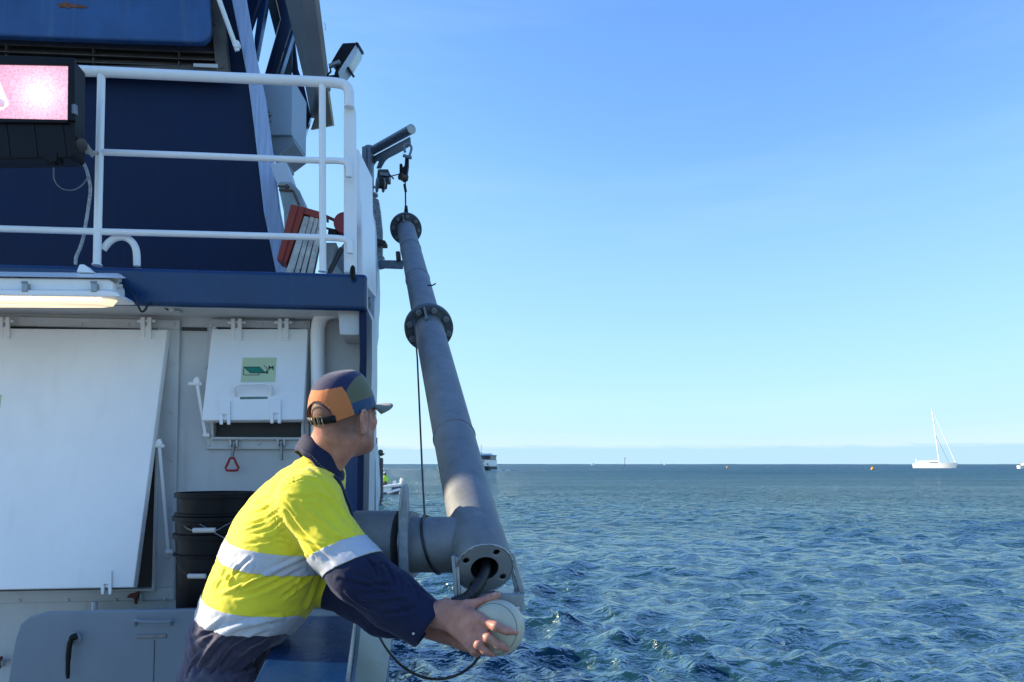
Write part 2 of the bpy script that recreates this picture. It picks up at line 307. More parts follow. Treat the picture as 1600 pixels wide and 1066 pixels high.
    fr = N(t, 'ShaderNodeFresnel'); fr.inputs['IOR'].default_value = 1.333; K(bp.outputs[0], fr.inputs['Normal'])
    # a rough far sea shows facets turned to the eye, so it mirrors less than a flat sheet would
    fm = N(t, 'ShaderNodeMapRange'); fm.inputs['From Min'].default_value = 25; fm.inputs['From Max'].default_value = 220; fm.inputs['To Min'].default_value = 0.52; fm.inputs['To Max'].default_value = 0.29; K(cd.outputs['Value'], fm.inputs['Value'])
    f2 = N(t, 'ShaderNodeMath', operation='MULTIPLY'); fp = N(t, 'ShaderNodeMath', operation='POWER'); fp.inputs[1].default_value = 1.5; K(fr.outputs[0], fp.inputs[0]); K(fp.outputs[0], f2.inputs[0]); mw = N(t, 'ShaderNodeMapping'); mw.inputs['Scale'].default_value = (0.02, 0.07, 1); K(g.outputs['Position'], mw.inputs[0]); nw = N(t, 'ShaderNodeTexNoise'); nw.inputs['Scale'].default_value = 1.0; nw.inputs['Detail'].default_value = 5; K(mw.outputs[0], nw.inputs[0]); rw = N(t, 'ShaderNodeMapRange'); rw.inputs['From Min'].default_value = .3; rw.inputs['From Max'].default_value = .7; rw.inputs['To Min'].default_value = .78; rw.inputs['To Max'].default_value = 1.2; K(nw.outputs[0], rw.inputs['Value']); fw = N(t, 'ShaderNodeMath', operation='MULTIPLY'); K(fm.outputs[0], fw.inputs[0]); K(rw.outputs[0], fw.inputs[1]); K(fw.outputs[0], f2.inputs[1])
    ms = N(t, 'ShaderNodeMixShader'); K(f2.outputs[0], ms.inputs[0]); K(df.outputs[0], ms.inputs[1]); K(gl.outputs[0], ms.inputs[2]); K(ms.outputs[0], t.nodes['Material Output'].inputs['Surface']); t.nodes.remove(b)
    return m
M['water'] = water_mat()
_co, _q = sea_mesh()
sea = bpy.data.objects.new('sea', np_mesh('sea', _co, _q, M['water'])); COL.objects.link(sea); props(sea, kind='structure')
# ------------------------------------------------------------------ the vessel's after deck
DECK = 1.05
class PlaneF:
    """a flat plate in space from three places; hit() finds the point of the plate on a sight line, raised by lift"""
    def __init__(self, a, b, c):
        self.p = Vector(a); n = (Vector(b) - a).cross(Vector(c) - a).normalized()
        if n.dot(Vector((0, 0, CAMZ)) - self.p) < 0: n = -n
        self.n = n
    def hit(self, px, py, lift=0.0):
        v = ray(px, py); c = Vector((0, 0, CAMZ)); return c + v * ((self.p + self.n * lift - c).dot(self.n) / v.dot(self.n))
zf0 = BW.loc(300, 479, 0.30)[2]; zf1 = BW.loc(300, 420, 0.30)[2]        # under and upper edge of the upper deck's edge beam
SR = BW.loc(573, 480, 0.30)[0]                                           # starboard end of it
SL = BW.loc(-900, 480, 0.0)[0]
def polyz(pts, z0, z1, mb=None):
    mb = mb or MB(); return mb.prism([Vector((p[0], p[1], z0)) for p in pts], (0, 0, z1 - z0))

# deck underfoot
d = MB(); d.prism([Vector((-4.5, -2.5, DECK)), Vector((-0.62, -2.5, DECK)), Vector((-0.68, 2.2, DECK)), Vector((-0.62, 3.6, DECK)), Vector((-4.5, 3.2, DECK))], (0, 0, -0.05))
props(d.build('deck', M['grey']), kind='structure')

# hull side below the deck, down into the water
h = MB()
hx = [(-0.50, -2.5), (-0.50, 2.5), (-0.60, 3.2), (-0.95, 6.0), (-1.6, 9.6), (-3.2, 13.0), (-4.5, 14.2), (-4.5, -2.5)]
h.prism([Vector((x - 0.03, y, -0.8)) for x, y in hx], (0, 0, 1.78))
o = h.build('hull', M['blue'], loc=(-2, 3, 0)); props(o, 'blue painted steel hull of the workboat under the deck edge', 'hull')

# bulkhead with everything welded to it
bk = thing('bulkhead', 'grey white painted steel bulkhead with two open hatches behind the worker', 'bulkhead', BW.w(0, 0, DECK))
w = MB(); sE = BW.loc(563, 600, 0)[0]
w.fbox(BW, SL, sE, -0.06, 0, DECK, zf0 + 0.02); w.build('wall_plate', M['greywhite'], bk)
w = MB(); w.pbox(BW, 284, 512, 323, 516.5, -0.02, 0.006); w.build('seam', M['dark'], bk)
w = MB(); w.tube(bez([BW.W(497, 900, .06), BW.W(497, 640, .06), BW.W(496.5, 560, .06), BW.W(497, 512, .06), BW.W(505, 493, .07), BW.W(522, 486, .08), BW.W(545, 484, .09)], 8), 0.031, 16); w.build('drain_pipe', M['white'], bk)
w = MB(); w.prism([BW.W(528, 482, .24), BW.W(562, 482, .24), BW.W(562, 524, .24), BW.W(531, 523, .24)], BW.n * -0.23); w.build('gusset', M['greywhite'], bk, bevel=.004)
w = MB(); w.prism([BW.W(561.5, 479, .27), BW.W(573, 479, .27), BW.W(573, 560, .27), BW.W(569, 700, .27), BW.W(567, 812, .27), BW.W(558, 812, .27), BW.W(559, 640, .27), BW.W(562, 560, .27)], BW.n * -0.3); w.build('corner_post', M['navy'], bk, bevel=.004)
w = MB(); w.prism([BW.W(500, 650, .05), BW.W(562, 650, .05), BW.W(560, 830, .05), BW.W(500, 830, .05)], BW.n * -0.04); w.build('lower_plate', mat('royal_blue_paint', (.010, .065, .20, 1), .3, var=.15), bk, bevel=.003)
w = MB(); w.tube([BW.W(268, 484, .2), BW.W(276, 487, .17), BW.W(283, 490, .14)], .011, 8); w.build('conduit_end', M['greywhite'], bk)
for k, (a, b, c, e) in enumerate(((262, 944, 287, 1040), (-20, 1030, 70, 1031.6))):
    w = MB(); w.pbox(BW, a, b, c, e, 0.0, 0.012); w.build('weld_bead', M['greywhite'], bk, bevel=.003)

# upper deck with its blue edge beam
ud = thing('upper_deck', 'upper deck slab with glossy dark blue edge beam over the bulkhead', 'deck', BW.w(0, 0, zf0))
e = MB(); e.fbox(BW, SL, SR, 0.265, 0.30, zf0, zf1); e.build('edge_beam', M['blue'], ud, bevel=.02, seg=4)
e = MB(); pl = [BW.w(SL, .264, 0), BW.w(SR - .01, .264, 0), P(574, 480, 3.1), P(581, 480, 6.6), P(585, 480, 8.5), P(-500, 480, 8.5)]
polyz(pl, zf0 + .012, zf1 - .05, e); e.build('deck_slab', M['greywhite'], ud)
e = MB(); e.tube([BW.W(551, 426, .33) + Vector((math.cos(a) * .006, 0, math.sin(a) * .026)) for a in np.linspace(0, 6.28, 13)[:-1]], .006, 8, closed=True); e.build('lashing_ring', M['black'], ud)

# ---------------------------------------------------------------- hatches
def bolt_src(parent, m_): 
    b = MB(); o_ = ORG[parent.name]; b.lathe(o_, BW.n, [(0, .0085), (.004, .0085), (.0055, .006)], 6); return b.build('bolt', m_, parent, smooth=False)
def hatch(label, outer, inner, cover, offs, hinge_px, lug_px, bolts, stay):
    (ox0, oy0, ox1, oy1), (ix0, iy0, ix1, iy1) = outer, inner
    t = thing('hatch', label, 'hatch', BW.W((ox0 + ox1) / 2, oy1, 0), 'top hinged steel hatches on the bulkhead')
    a, b = BW.loc(ox0, oy1, .022), BW.loc(ox1, oy0, .022); c, d_ = BW.loc(ix0, iy1, .022), BW.loc(ix1, iy0, .022)
    f = MB(); f.fbox(BW, a[0], b[0], .001, .022, d_[2], b[2]); f.fbox(BW, a[0], b[0], .001, .022, a[2], c[2])
    f.fbox(BW, a[0], c[0], .001, .022, c[2], d_[2]); f.fbox(BW, d_[0], b[0], .001, .022, c[2], d_[2])
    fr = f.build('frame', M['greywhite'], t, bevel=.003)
    f = MB(); r_ = .012                                                      # raised coaming lip round the opening
    for s0, s1, z0, z1 in ((c[0] - r_, d_[0] + r_, c[2] - r_, c[2]), (c[0] - r_, c[0], c[2], d_[2]), (d_[0], d_[0] + r_, c[2], d_[2])): f.fbox(BW, s0, s1, .018, .045, z0, z1)
    f.build('coaming', M['greywhite'], t, bevel=.003)
    f = MB(); f.fbox(BW, c[0], d_[0], .001, .006, c[2], d_[2]); f.build('opening', M['dark'], t)
    src = bolt_src(t, M['greywhite'])
    for k, (x, y) in enumerate(bolts):
        q = BW.W(x, y, .022) - ORG[t.name]
        if k == 0: src.location = q
        else: inst('bolt', src, t, q)
    q = [BW.W(cover[0][0], cover[0][1], offs[0]), BW.W(cover[1][0], cover[1][1], offs[0]), BW.W(cover[2][0], cover[2][1], offs[1]), BW.W(cover[3][0], cover[3][1], offs[1])]
    pf = PlaneF(q[0], q[1], q[2]); f = MB(); f.prism([pf.hit(*c_) for c_ in cover], pf.n * -0.012)
    # turned-down edges
    cv = [pf.hit(*c_) for c_ in cover]
    cen = sum(cv, Vector()) / 4
    for i in range(4):
        A, B = cv[i], cv[(i + 1) % 4]; inn = (cen - (A + B) / 2).normalized() * .012
        f.prism([A + pf.n * -.0125, B + pf.n * -.0125, B + inn + pf.n * -.0125, A + inn + pf.n * -.0125], pf.n * -.03)
    co = f.build('cover', M['white'], t, bevel=.004, seg=3)
    for x in hinge_px:
        hy = cover[0][1]
        hb = MB()
        for dx in (-5.2, 5.2): hb.prism([pf.hit(x + dx - 3.2, hy + 17, .002), pf.hit(x + dx + 3.2, hy + 17, .002), pf.hit(x + dx + 3.2, hy - 15, .002), pf.hit(x + dx - 3.2, hy - 15, .002)], pf.n * .010)
        hb.prism([pf.hit(x - 8.4, hy + 18, .001), pf.hit(x + 8.4, hy + 18, .001), pf.hit(x + 8.4, hy - 1, .001), pf.hit(x - 8.4, hy - 1, .001)], pf.n * .007)
        hb.tube([pf.hit(x - 14, hy - 10, -.002), pf.hit(x + 14, hy - 10, -.002)], .007, 10)
        hg = hb.build('hinge', M['white'], t, bevel=.0015)
    for x, y in lug_px:
        lb = MB(); lb.prism([pf.hit(x - 8.5, y - 25, .001), pf.hit(x + 8.5, y - 25, .001), pf.hit(x + 8.5, y - 4, .001), pf.hit(x - 8.5, y - 4, .001)], pf.n * .008)
        for dx in (-5.8, 5.8): lb.prism([pf.hit(x + dx - 2.7, y - 4, .001), pf.hit(x + dx + 2.7, y - 4, .001), pf.hit(x + dx + 2.4, y + 12, .001), pf.hit(x + dx - 2.4, y + 12, .001)], pf.n * .008)
        lb.build('fork_lug', M['white'], co, bevel=.0015)
    (x0, y0), (x1, y1) = stay
    A, B = pf.hit(x0, y0, -.03), BW.W(x1, y1, .05)
    sb_ = MB(); ax = (B - A).normalized(); sb_.box((A + B) / 2, ((B - A).length, .004, .013), x=ax, y=Vector((ax.z, 0, -ax.x)).cross(ax)); sb_.tube([A, A - Vector((0, 0, -.03))], .008, 8)
    sb_.tube([A - BW.s * .035, A + BW.s * .02], .008, 10); sb_.tube([B - BW.s * .01, B + BW.s * .018], .009, 10)
    sb_.lathe(A + Vector((0, -.01, .012)), (0, 1, 0), [(0, .014), (.01, .014)], 12)
    sb_.build('stay', M['white'], t, bevel=.001)
    return t, co, pf
big, bigc, bpf = hatch('large white steel hatch cover propped open, left of the buckets',
    (-150, 500, 281, 946), (-130, 514, 250, 925), [(-150, 512), (262, 515), (209, 918), (-180, 924)], (.05, .27),
    (8, 229), ((167, 917), (-60, 920)), [(52, 507), (126, 507), (200, 507), (272, 508), (271, 568), (268, 644), (268, 718), (266, 795), (262, 872), (257, 936), (222, 936), (181, 937), (106, 938), (30, 939)], ((249, 697), (263, 862)))
sml, smlc, spf = hatch('small white steel hatch cover with green sticker, propped open above the buckets',
    (322, 502, 485, 702), (336, 514, 474, 683), [(331, 514), (481, 514), (474, 656), (315, 657)], (.05, .14),
    (370, 443), ((352, 652), (431, 650)), [(331, 508), (408, 508), (478, 509), (326, 695), (404, 693), (470, 694), (321.5, 573)], ((308, 600), (321, 680)))
g = MB(); g.tube(bez([spf.hit(368, 619, 0), spf.hit(367, 607, .03), spf.hit(374, 601, .04), spf.hit(395, 600, .04), spf.hit(417, 600, .04), spf.hit(424, 606, .03), spf.hit(424, 618, 0)], 6), .0065, 10); g.build('grab_handle', M['white'], smlc)
M['lume'] = mat('pale_green_sticker', (0.50, 0.62, 0.40, 1), .5, var=.06, bump=0)
M['signgreen'] = mat('sign_green', (0.0, 0.20, 0.13, 1), .5, var=.04, bump=0); M['ink'] = mat('black_ink', (.012, .012, .012, 1), .6, bump=0)
g = MB(); g.prism([spf.hit(379, 559, .0015), spf.hit(432, 559, .0015), spf.hit(430, 597, .0015), spf.hit(376, 597, .0015)], spf.n * -.001); stk = g.build('sticker', M['lume'], smlc)
def flat(pts, name, m_, lift=.0022, par=None, pf=spf):
    g = MB(); g.prism([pf.hit(x, y, lift) for x, y in pts], pf.n * -.0005); return g.build(name, m_, par or smlc, smooth=False)
flat([(382, 574), (405, 574), (414.5, 582.5), (391, 582.5)], 'sticker_flap', M['signgreen'])
ln = MB()
def inkline(pts, wd=.9, lift=.003):
    for (x0, y0), (x1, y1) in zip(pts[:-1], pts[1:]):
        dx, dy = x1 - x0, y1 - y0; q = math.hypot(dx, dy); nx, ny = -dy / q * wd / 2, dx / q * wd / 2
        ln.prism([spf.hit(x0 + nx, y0 + ny, lift), spf.hit(x1 + nx, y1 + ny, lift), spf.hit(x1 - nx, y1 - ny, lift), spf.hit(x0 - nx, y0 - ny, lift)], spf.n * -.0004)
inkline([(381, 573), (380.3, 586), (405, 586), (405, 583)]); inkline([(381, 573.5), (405.5, 573.5), (415, 582.8), (391, 582.8), (381, 573.5)])
inkline([(412, 571), (415.5, 573.5), (417.6, 577.5), (417.4, 581)]); inkline([(415.2, 580.5), (417.2, 584.2), (419, 580.5), (415.2, 580.5)], 1.3)
inkline([(420.2, 578.3), (420.4, 572.2), (423.5, 575.6), (426.6, 572.2), (426.8, 578.3)], 1.8)
ln.build('sticker_print', M['ink'], smlc, smooth=False)
flat([(375, 620.3), (418, 620.0), (418, 623.4), (375, 624)], 'label_strip', mat('faded_green_label', (.1, .2, .17, 1), .5, var=.4, vscale=60, bump=0), .001)
flat([(-30, 617), (3.2, 617), (0, 637), (-33, 637)], 'sticker', M['lume'], .001, bigc, bpf)

# clamp bolts with red handles hanging under the small hatch, and under the large one
def toggle(x0, y0, x1, y1, label, tri=True):
    t = thing('clamp_bolt', label, 'clamp', BW.W(x0, y0, .03), 'swing clamps of the hatches')
    b = MB(); b.tube([BW.W(x0 - 6, y0, .03), BW.W(x0 + 6, y0, .03)], .006, 8); b.box(BW.W(x0 - 5, y0, .03), (.008, .03, .03), x=BW.s); b.box(BW.W(x0 + 5, y0, .03), (.008, .03, .03), x=BW.s); b.build('bracket', M['greywhite'], t, bevel=.002)
    b = MB(); b.tube([BW.W(x0, y0, .035), BW.W(x1, y1, .05)], .007, 10); b.build('shank', M['steel'], t)
    b = MB()
    if tri is None: return
    if tri: b.tube([BW.W(x1 + a, y1 + c, .05) for a, c in ((-3, 1), (3, 1), (6, 8), (10, 16), (8.5, 20), (0, 20.5), (-8.5, 20), (-10, 16), (-6, 8))], .0055, 8, closed=True)
    else: b.prism([BW.W(x1 + a, y1 + c, .06) for a, c in ((-12, 2), (-8, -3), (7, -8), (8, -3), (3, 2), (5, 12), (1, 13), (-1, 3))], BW.n * -.016)
    b.build('handle', M['redhandle'] if tri else mat('brown_red_handle', (.12, .02, .015, 1), .5), t, bevel=0 if tri else .003)
toggle(366, 693, 362.5, 715, 'red triangular clamp handle hanging under the small hatch, left one')
toggle(440, 692, 440, 719, 'dark clamp bolt hanging under the small hatch, close to the cap', None)
toggle(216, 933, 209, 932, 'dark red lever clamp under the large hatch bottom edge', False)
toggle(0, 1036, -6, 1034, 'red lever clamp at the bottom left corner of the wall', False)

# ---------------------------------------------------------------- grey locker with lever handle
lk = thing('locker', 'blue grey steel locker door with black lever handle, below the large hatch', 'locker', BW.W(150, 1066, .3))
o1 = .52
pts = [(10, 1240), (12, 1066), (17, 1030), (24, 995), (31, 976), (45, 964), (70, 957.5), (160, 955), (310, 952), (420, 951), (420, 1240)]
l = MB(); l.prism([BW.W(x, y, o1) for x, y in pts], BW.n * -.035); dr = l.build('door', M['grey'], lk, bevel=.006, seg=3)
a = BW.loc(26, 1240, .48); b = (BW.loc(440, 975, .48)[0], 0, P(337, 838, 2.84).z - .365)
l = MB(); l.fbox(BW, a[0], b[0], .002, .48, DECK, b[2]); l.build('carcase', M['grey'], lk, bevel=.004)
PT = b[2]                                                            # height of the locker top that the buckets stand on
l = MB(); l.lathe(BW.W(117, 998, o1), BW.n, [(0, .024), (.006, .024), (.009, .018), (.022, .012)], 20); l.build('rosette', M['grey'], dr)
l = MB(); l.tube(bez([BW.W(120, 994, o1 + .028), BW.W(112, 998, o1 + .032), BW.W(108, 1012, o1 + .036), BW.W(106, 1040, o1 + .038), BW.W(106, 1060, o1 + .036)], 5), [.012] * 6 + [.009] * 8 + [.0075] * 5 + [.006] * 2, 12); l.build('lever', M['black'], dr)
l = MB(); l.tube(bez([BW.W(212, 976, o1), BW.W(212, 970, o1 + .03), BW.W(220, 971, o1 + .035), BW.W(240, 972, o1 + .035), BW.W(260, 972, o1 + .035), BW.W(267, 971, o1 + .03), BW.W(267, 976, o1)], 5), .0055, 10); l.build('grab_handle', M['grey'], dr)
l = MB(); l.pbox(BW, 213, 991, 260, 998, o1 - .004, o1 + .005); l.build('label_holder', M['steel'], dr, bevel=.002)
l = MB(); l.pbox(BW, 239.6, 1000, 240.8, 1100, o1 - .004, o1 + .0012); l.build('seam', M['dark'], dr)
l = MB(); l.tube([BW.W(147, 962, .2), BW.W(148, 940, .2)], .012, 10); l.build('hinge_pin', M['greywhite'], lk)

# ---------------------------------------------------------------- black buckets in a nested stack
def pail(cx_, cyD, z0, label, handle_pts, gripv, rb=.118):
    c = P(cx_, 800, cyD); c.z = z0
    t = thing('bucket', label, 'bucket', c, 'stack of black plastic buckets')
    H_, rt = .37, .146
    b = MB(); b.lathe(c, (0, 0, 1), [(0, rb - .006), (0.006, rb), (H_ - .09, rt - .004), (H_ - .088, rt + .007), (H_ - .080, rt + .008), (H_ - .078, rt - .003), (H_ - .022, rt), (H_ - .020, rt + .010), (H_ - .003, rt + .011), (H_, rt + .006), (H_, rt - .002), (H_ - .1, rt - .006), (.01, rb - .006), (.009, .001)], 40, cap=False)
    b.build('body', M['black'], t, angle=50)
    if handle_pts:
        g = MB(); hp = [P(*q) for q in handle_pts]; g.tube(bez(hp, 6), .0022, 6); g.build('wire_handle', M['steel'] if gripv else M['cable'], t)
        k = gripv or (0, 1)
    return t, c
def grip(t, a, b):
    g = MB(); g.tube([a, b], .0095, 12); g.build('grip', mat('white_plastic_grip', (.55, .54, .5, 1), .5, bump=0), t)
PD = 2.98
pb, pc = pail(337, PD, PT, 'lowest black bucket of the stack, its thin dark handle hanging down', [(285, 846, 2.97), (276.5, 862, 2.9), (278, 880, 2.86), (287, 895, 2.83), (297, 901, 2.82)], None, .137)
grip(pb, P(294, 900.5, 2.82), P(321, 900.5, 2.82))
p2, c2 = pail(336, PD, PT + .068, 'middle black bucket with pale carrying grip, nested in the stack', [(284, 797, 2.97), (279.5, 808, 2.92), (288, 822, 2.85), (302, 829, 2.81), (336, 829, 2.81), (352, 821, 2.85), (372, 812, 2.88)], (0, 1))
grip(p2, P(302, 829, 2.81), P(336, 828.5, 2.81))
p3, c3 = pail(338, PD, PT + .158, 'topmost black bucket of the nested stack, open rim showing', [(312, 819, 2.825), (326, 827, 2.82), (345, 838, 2.83), (365, 848, 2.85)], (0, 1))
# ---------------------------------------------------------------- upper deck railing, cables, hoop
RO = .24
rl = thing('railing', 'white tubular guard rail along the upper deck edge', 'railing', BW.W(155, 415, RO))
r_ = MB(); top = [BW.W(-250, 98, RO), BW.W(0, 106, RO), BW.W(118, 110.5, RO), BW.W(500, 128, RO)] ; end_ = bez([BW.W(500, 128, RO), BW.W(522, 129.5, RO), BW.W(538, 133, RO), BW.W(545, 143, RO), BW.W(545.5, 168, RO)], 6)
r_.tube(top[:3] + end_, .0215, 16); r_.build('top_rail', M['white'], rl)
for pts, e in (([(160, 238), (300, 243), (500, 251)], [(500, 251), (528, 251.5), (540, 254), (544.5, 261), (545, 277)]), ([(-250, 352), (0, 357.5), (150, 362), (500, 371)], [(500, 371), (528, 372.5), (541, 375), (546, 382), (546.5, 396)])):
    r_ = MB(); r_.tube([BW.W(x, y, RO) for x, y in pts[:-1]] + bez([BW.W(x, y, RO + (.0 if x < 540 else .012)) for x, y in e], 6), .0135, 14); r_.build('middle_rail', M['white'], rl)
for x0, x1, y0, y1, rr in ((158.5, 151.5, 116, 414, .0155), (503.5, 504.5, 132, 424, .0145)):
    r_ = MB(); r_.tube([BW.W(x0, y0, RO), BW.W(x1, y1, RO)], rr, 16); r_.lathe(BW.W(x1, y1 + 1, RO), (0, 0, 1), [(0, rr + .006), (.006, rr + .003)], 16); r_.build('post', M['white'], rl)
r_ = MB(); r_.prism([BW.W(537, 168, RO - .02), BW.W(555, 168, RO - .02), BW.W(556, 426, RO - .02), BW.W(537, 426, RO - .02)], BW.n * -.055); r_.build('end_post', M['white'], rl, bevel=.005)
hp = thing('vent_hoop', 'white bent pipe hoop standing on the upper deck beside the left rail post', 'pipe', BW.W(213, 415, RO - .03))
r_ = MB(); r_.tube(bez([BW.W(161, 390, RO - .03), BW.W(170, 379, RO - .03), BW.W(181, 372, RO - .03), BW.W(195, 371, RO - .03), BW.W(207, 379, RO - .03), BW.W(213, 393, RO - .03), BW.W(214, 416, RO - .03)], 6), .0145, 14); r_.build('pipe', M['white'], hp)
cb = thing('taped_cable', 'frayed white taped cable hanging from the floodlight down to the deck edge', 'cable', BW.W(119, 412, .2))
r_ = MB(); r_.tube(bez([BW.W(x, y, .2) for x, y in ((125, 248), (134, 262), (140, 285), (141, 300), (138, 325), (134, 350), (131, 368), (125, 388), (119, 402), (118, 414))], 5), .0068, 8); r_.build('tape', mat('worn_white_tape', (.45, .47, .5, 1), .6, var=.5, vscale=60, bump=.5), cb)
r_ = MB(); r_.tube(bez([BW.W(x, y, .24) for x, y in ((84, 262), (85, 280), (93, 292), (104, 297), (118, 296), (130, 288), (138, 276))], 5), .0028, 6); r_.build('loop', M['steel'], cb)

# ---------------------------------------------------------------- lit floodlight at the left edge
fl = thing('floodlight', 'big black floodlight with glowing pink glass at the left edge', 'floodlight', BW.W(60, 255, .5))
FO = .52
def F_(x, y, o=0.0): return BW.W(x, y, FO + o)
f = MB(); a_ = BW.loc(-90, 246, FO); b_ = BW.loc(116, 90, FO)
f.prism([F_(-90, 84), F_(112, 91), F_(117, 96), F_(116, 240), F_(111, 247), F_(-90, 250)], BW.n * -.09); f.build('housing', M['black'], fl, bevel=.006, seg=3)
f = MB()                                                                   # raised rim round the glass
for q in ([(-90, 83), (116, 90), (106, 102), (-90, 98)], [(116, 90), (117, 189), (105, 187), (106, 102)], [(-90, 183), (105, 187), (106, 192), (-90, 190)]):
    f.prism([F_(x, y, .012) for x, y in q], BW.n * -.015)
f.build('bezel', M['black'], fl, bevel=.002)
mp_ = bpy.data.materials.new('lit_floodlight_glass'); mp_.use_nodes = True; t_ = mp_.node_tree; b_ = t_.nodes['Principled BSDF']; K = t_.links.new
g_ = N(t_, 'ShaderNodeNewGeometry'); hot = F_(61, 146, .005)
vd = N(t_, 'ShaderNodeVectorMath', operation='DISTANCE'); vd.inputs[1].default_value = hot; nn_ = N(t_, 'ShaderNodeTexNoise'); nn_.inputs['Scale'].default_value = 260; nn_.inputs['Detail'].default_value = 3; K(g_.outputs['Position'], nn_.inputs[0])
ns_ = N(t_, 'ShaderNodeVectorMath', operation='SCALE'); ns_.inputs['Scale'].default_value = .04; K(nn_.outputs['Color'], ns_.inputs[0]); na_ = N(t_, 'ShaderNodeVectorMath', operation='ADD'); K(g_.outputs['Position'], na_.inputs[0]); K(ns_.outputs[0], na_.inputs[1])
sb1 = N(t_, 'ShaderNodeVectorMath', operation='SUBTRACT'); K(na_.outputs[0], sb1.inputs[0]); sb1.inputs[1].default_value = (.02, .02, .02); K(sb1.outputs[0], vd.inputs[0])
ra_ = N(t_, 'ShaderNodeValToRGB'); K(vd.outputs['Value'], ra_.inputs[0]); er = ra_.color_ramp; er.elements[0].position = .014; er.elements[0].color = (1, 1, 1, 1); er.elements[1].position = .2; er.elements[1].color = (.54, .24, .36, 1)
e2 = er.elements.new(.040); e2.color = (.98, .58, .68, 1); e3 = er.elements.new(.10); e3.color = (.72, .36, .47, 1)
n3 = N(t_, 'ShaderNodeTexNoise'); n3.inputs['Scale'].default_value = 150; n3.inputs['Detail'].default_value = 5; K(g_.outputs['Position'], n3.inputs[0]); m3_ = N(t_, 'ShaderNodeMapRange'); m3_.inputs['From Min'].default_value = .3; m3_.inputs['From Max'].default_value = .7; m3_.inputs['To Min'].default_value = .7; m3_.inputs['To Max'].default_value = 1.35; K(n3.outputs[0], m3_.inputs['Value'])
vs_ = N(t_, 'ShaderNodeVectorMath', operation='SCALE'); K(ra_.outputs[0], vs_.inputs[0]); K(m3_.outputs[0], vs_.inputs['Scale']); K(vs_.outputs[0], b_.inputs['Emission Color']); b_.inputs['Emission Strength'].default_value = .78
b_.inputs['Base Color'].default_value = (.3, .2, .22, 1); b_.inputs['Roughness'].default_value = .2
f = MB(); f.prism([F_(-90, 98, .004), F_(106, 102, .004), F_(105, 187, .004), F_(-90, 183, .004)], BW.n * -.003); f.build('glass', mp_, fl)
f = MB(); f.tube([F_(-6, 158, .012), F_(0, 161, .02), F_(6, 163, .012)], [.012, .016, .012], 12); f.build('lamp_holder', emis('lamp_holder', (.5, .25, .33, 1), .55), fl)
f = MB(); f.prism([F_(-20, 118, .006), F_(-4, 118, .006), F_(14, 163, .006), F_(4, 172, .006), F_(-20, 172, .006)], BW.n * -.001); f.build('reflector_wing', emis('reflector_pink', (.75, .42, .52, 1), .8), fl)
for x in (12, 55, 100):
    f = MB(); f.tube([F_(x - 3, 194, .001), F_(x, 215, .001), F_(x + 3, 244, .001)], .0028, 6); f.build('rib', M['black'], fl)
f = MB(); f.lathe(F_(82, 250, -.02), BW.s, [(-.018, .018), (-.016, .024), (.016, .024), (.018, .018)], 20); f.lathe(F_(94, 252, -.02), BW.s, [(-.005, .015), (.005, .015)], 14); f.prism([F_(75, 237, .004), F_(89, 237, .004), F_(88, 252, .004), F_(76, 252, .004)], BW.n * -.03); f.build('tilt_clamp', M['black'], fl, bevel=.001)
f = MB(); f.lathe(F_(124, 226, -.04), BW.s + BW.n * .5 - Vector((0, 0, .5)), [(-.02, .018), (-.012, .026), (.012, .026), (.018, .016)], 18); f.build('knuckle', mat('dark_fitting', (.05, .04, .04, 1), .5), fl)
f = MB(); f.tube([F_(118, 215, -.05), F_(126, 224, -.05)], .012, 8); f.prism([F_(127, 216, -.09), F_(132, 218, -.09), F_(147, 240, -.15), F_(142, 245, -.15), F_(129, 230, -.1)], BW.n * -.012); f.tube([F_(136, 238, -.12), BW.W(154, 239, RO)], .008, 8); f.build('arm', mat('pale_bracket', (.35, .34, .32, 1), .5), fl, bevel=.001)
f = MB(); f.prism([F_(111, 162, .012), F_(118, 162, .012), F_(118, 178, .012), F_(111, 178, .012)], BW.n * -.02); f.build('latch', M['steel'], fl, bevel=.002)

# ---------------------------------------------------------------- fluorescent fitting on the edge beam
ft = thing('fluorescent_light', 'white fluorescent deck light glowing warm, mounted on the blue edge beam', 'light fitting', BW.W(60, 478, .4))
f = MB(); f.hexa([BW.W(-260, 431, .34), BW.W(188, 437, .34), BW.W(192, 430, .30), BW.W(-260, 424, .30), BW.W(-260, 428, .50), BW.W(198, 434.5, .50), BW.W(184, 427, .30), BW.W(-260, 421, .30)])
f.build('canopy', M['white'], ft, bevel=.002)
FL = .50
f = MB(); f.prism([BW.W(-260, 430, FL - .02), BW.W(170, 436, FL - .02), BW.W(176, 441, FL - .02), BW.W(176, 455, FL - .02), BW.W(-260, 453, FL - .02)], BW.n * -.12); f.build('body', M['white'], ft, bevel=.008, seg=3)
f = MB(); f.prism([BW.W(-260, 451.5, FL), BW.W(170, 454, FL), BW.W(183, 457, FL), BW.W(188, 463, FL), BW.W(180, 463.5, FL), BW.W(-260, 458.5, FL)], BW.n * -.15); f.build('rim', M['white'], ft, bevel=.003)
dm = bpy.data.materials.new('lit_diffuser'); dm.use_nodes = True; t_ = dm.node_tree; b_ = t_.nodes['Principled BSDF']; K = t_.links.new
b_.inputs['Base Color'].default_value = (.6, .58, .52, 1); b_.inputs['Roughness'].default_value = .3
g_ = N(t_, 'ShaderNodeNewGeometry'); w_ = N(t_, 'ShaderNodeMapping'); w_.inputs['Scale'].default_value = (2, 2, 160); K(g_.outputs['Position'], w_.inputs[0]); n_ = N(t_, 'ShaderNodeTexNoise'); n_.inputs['Scale'].default_value = 1; n_.inputs['Detail'].default_value = 3; K(w_.outputs[0], n_.inputs[0])
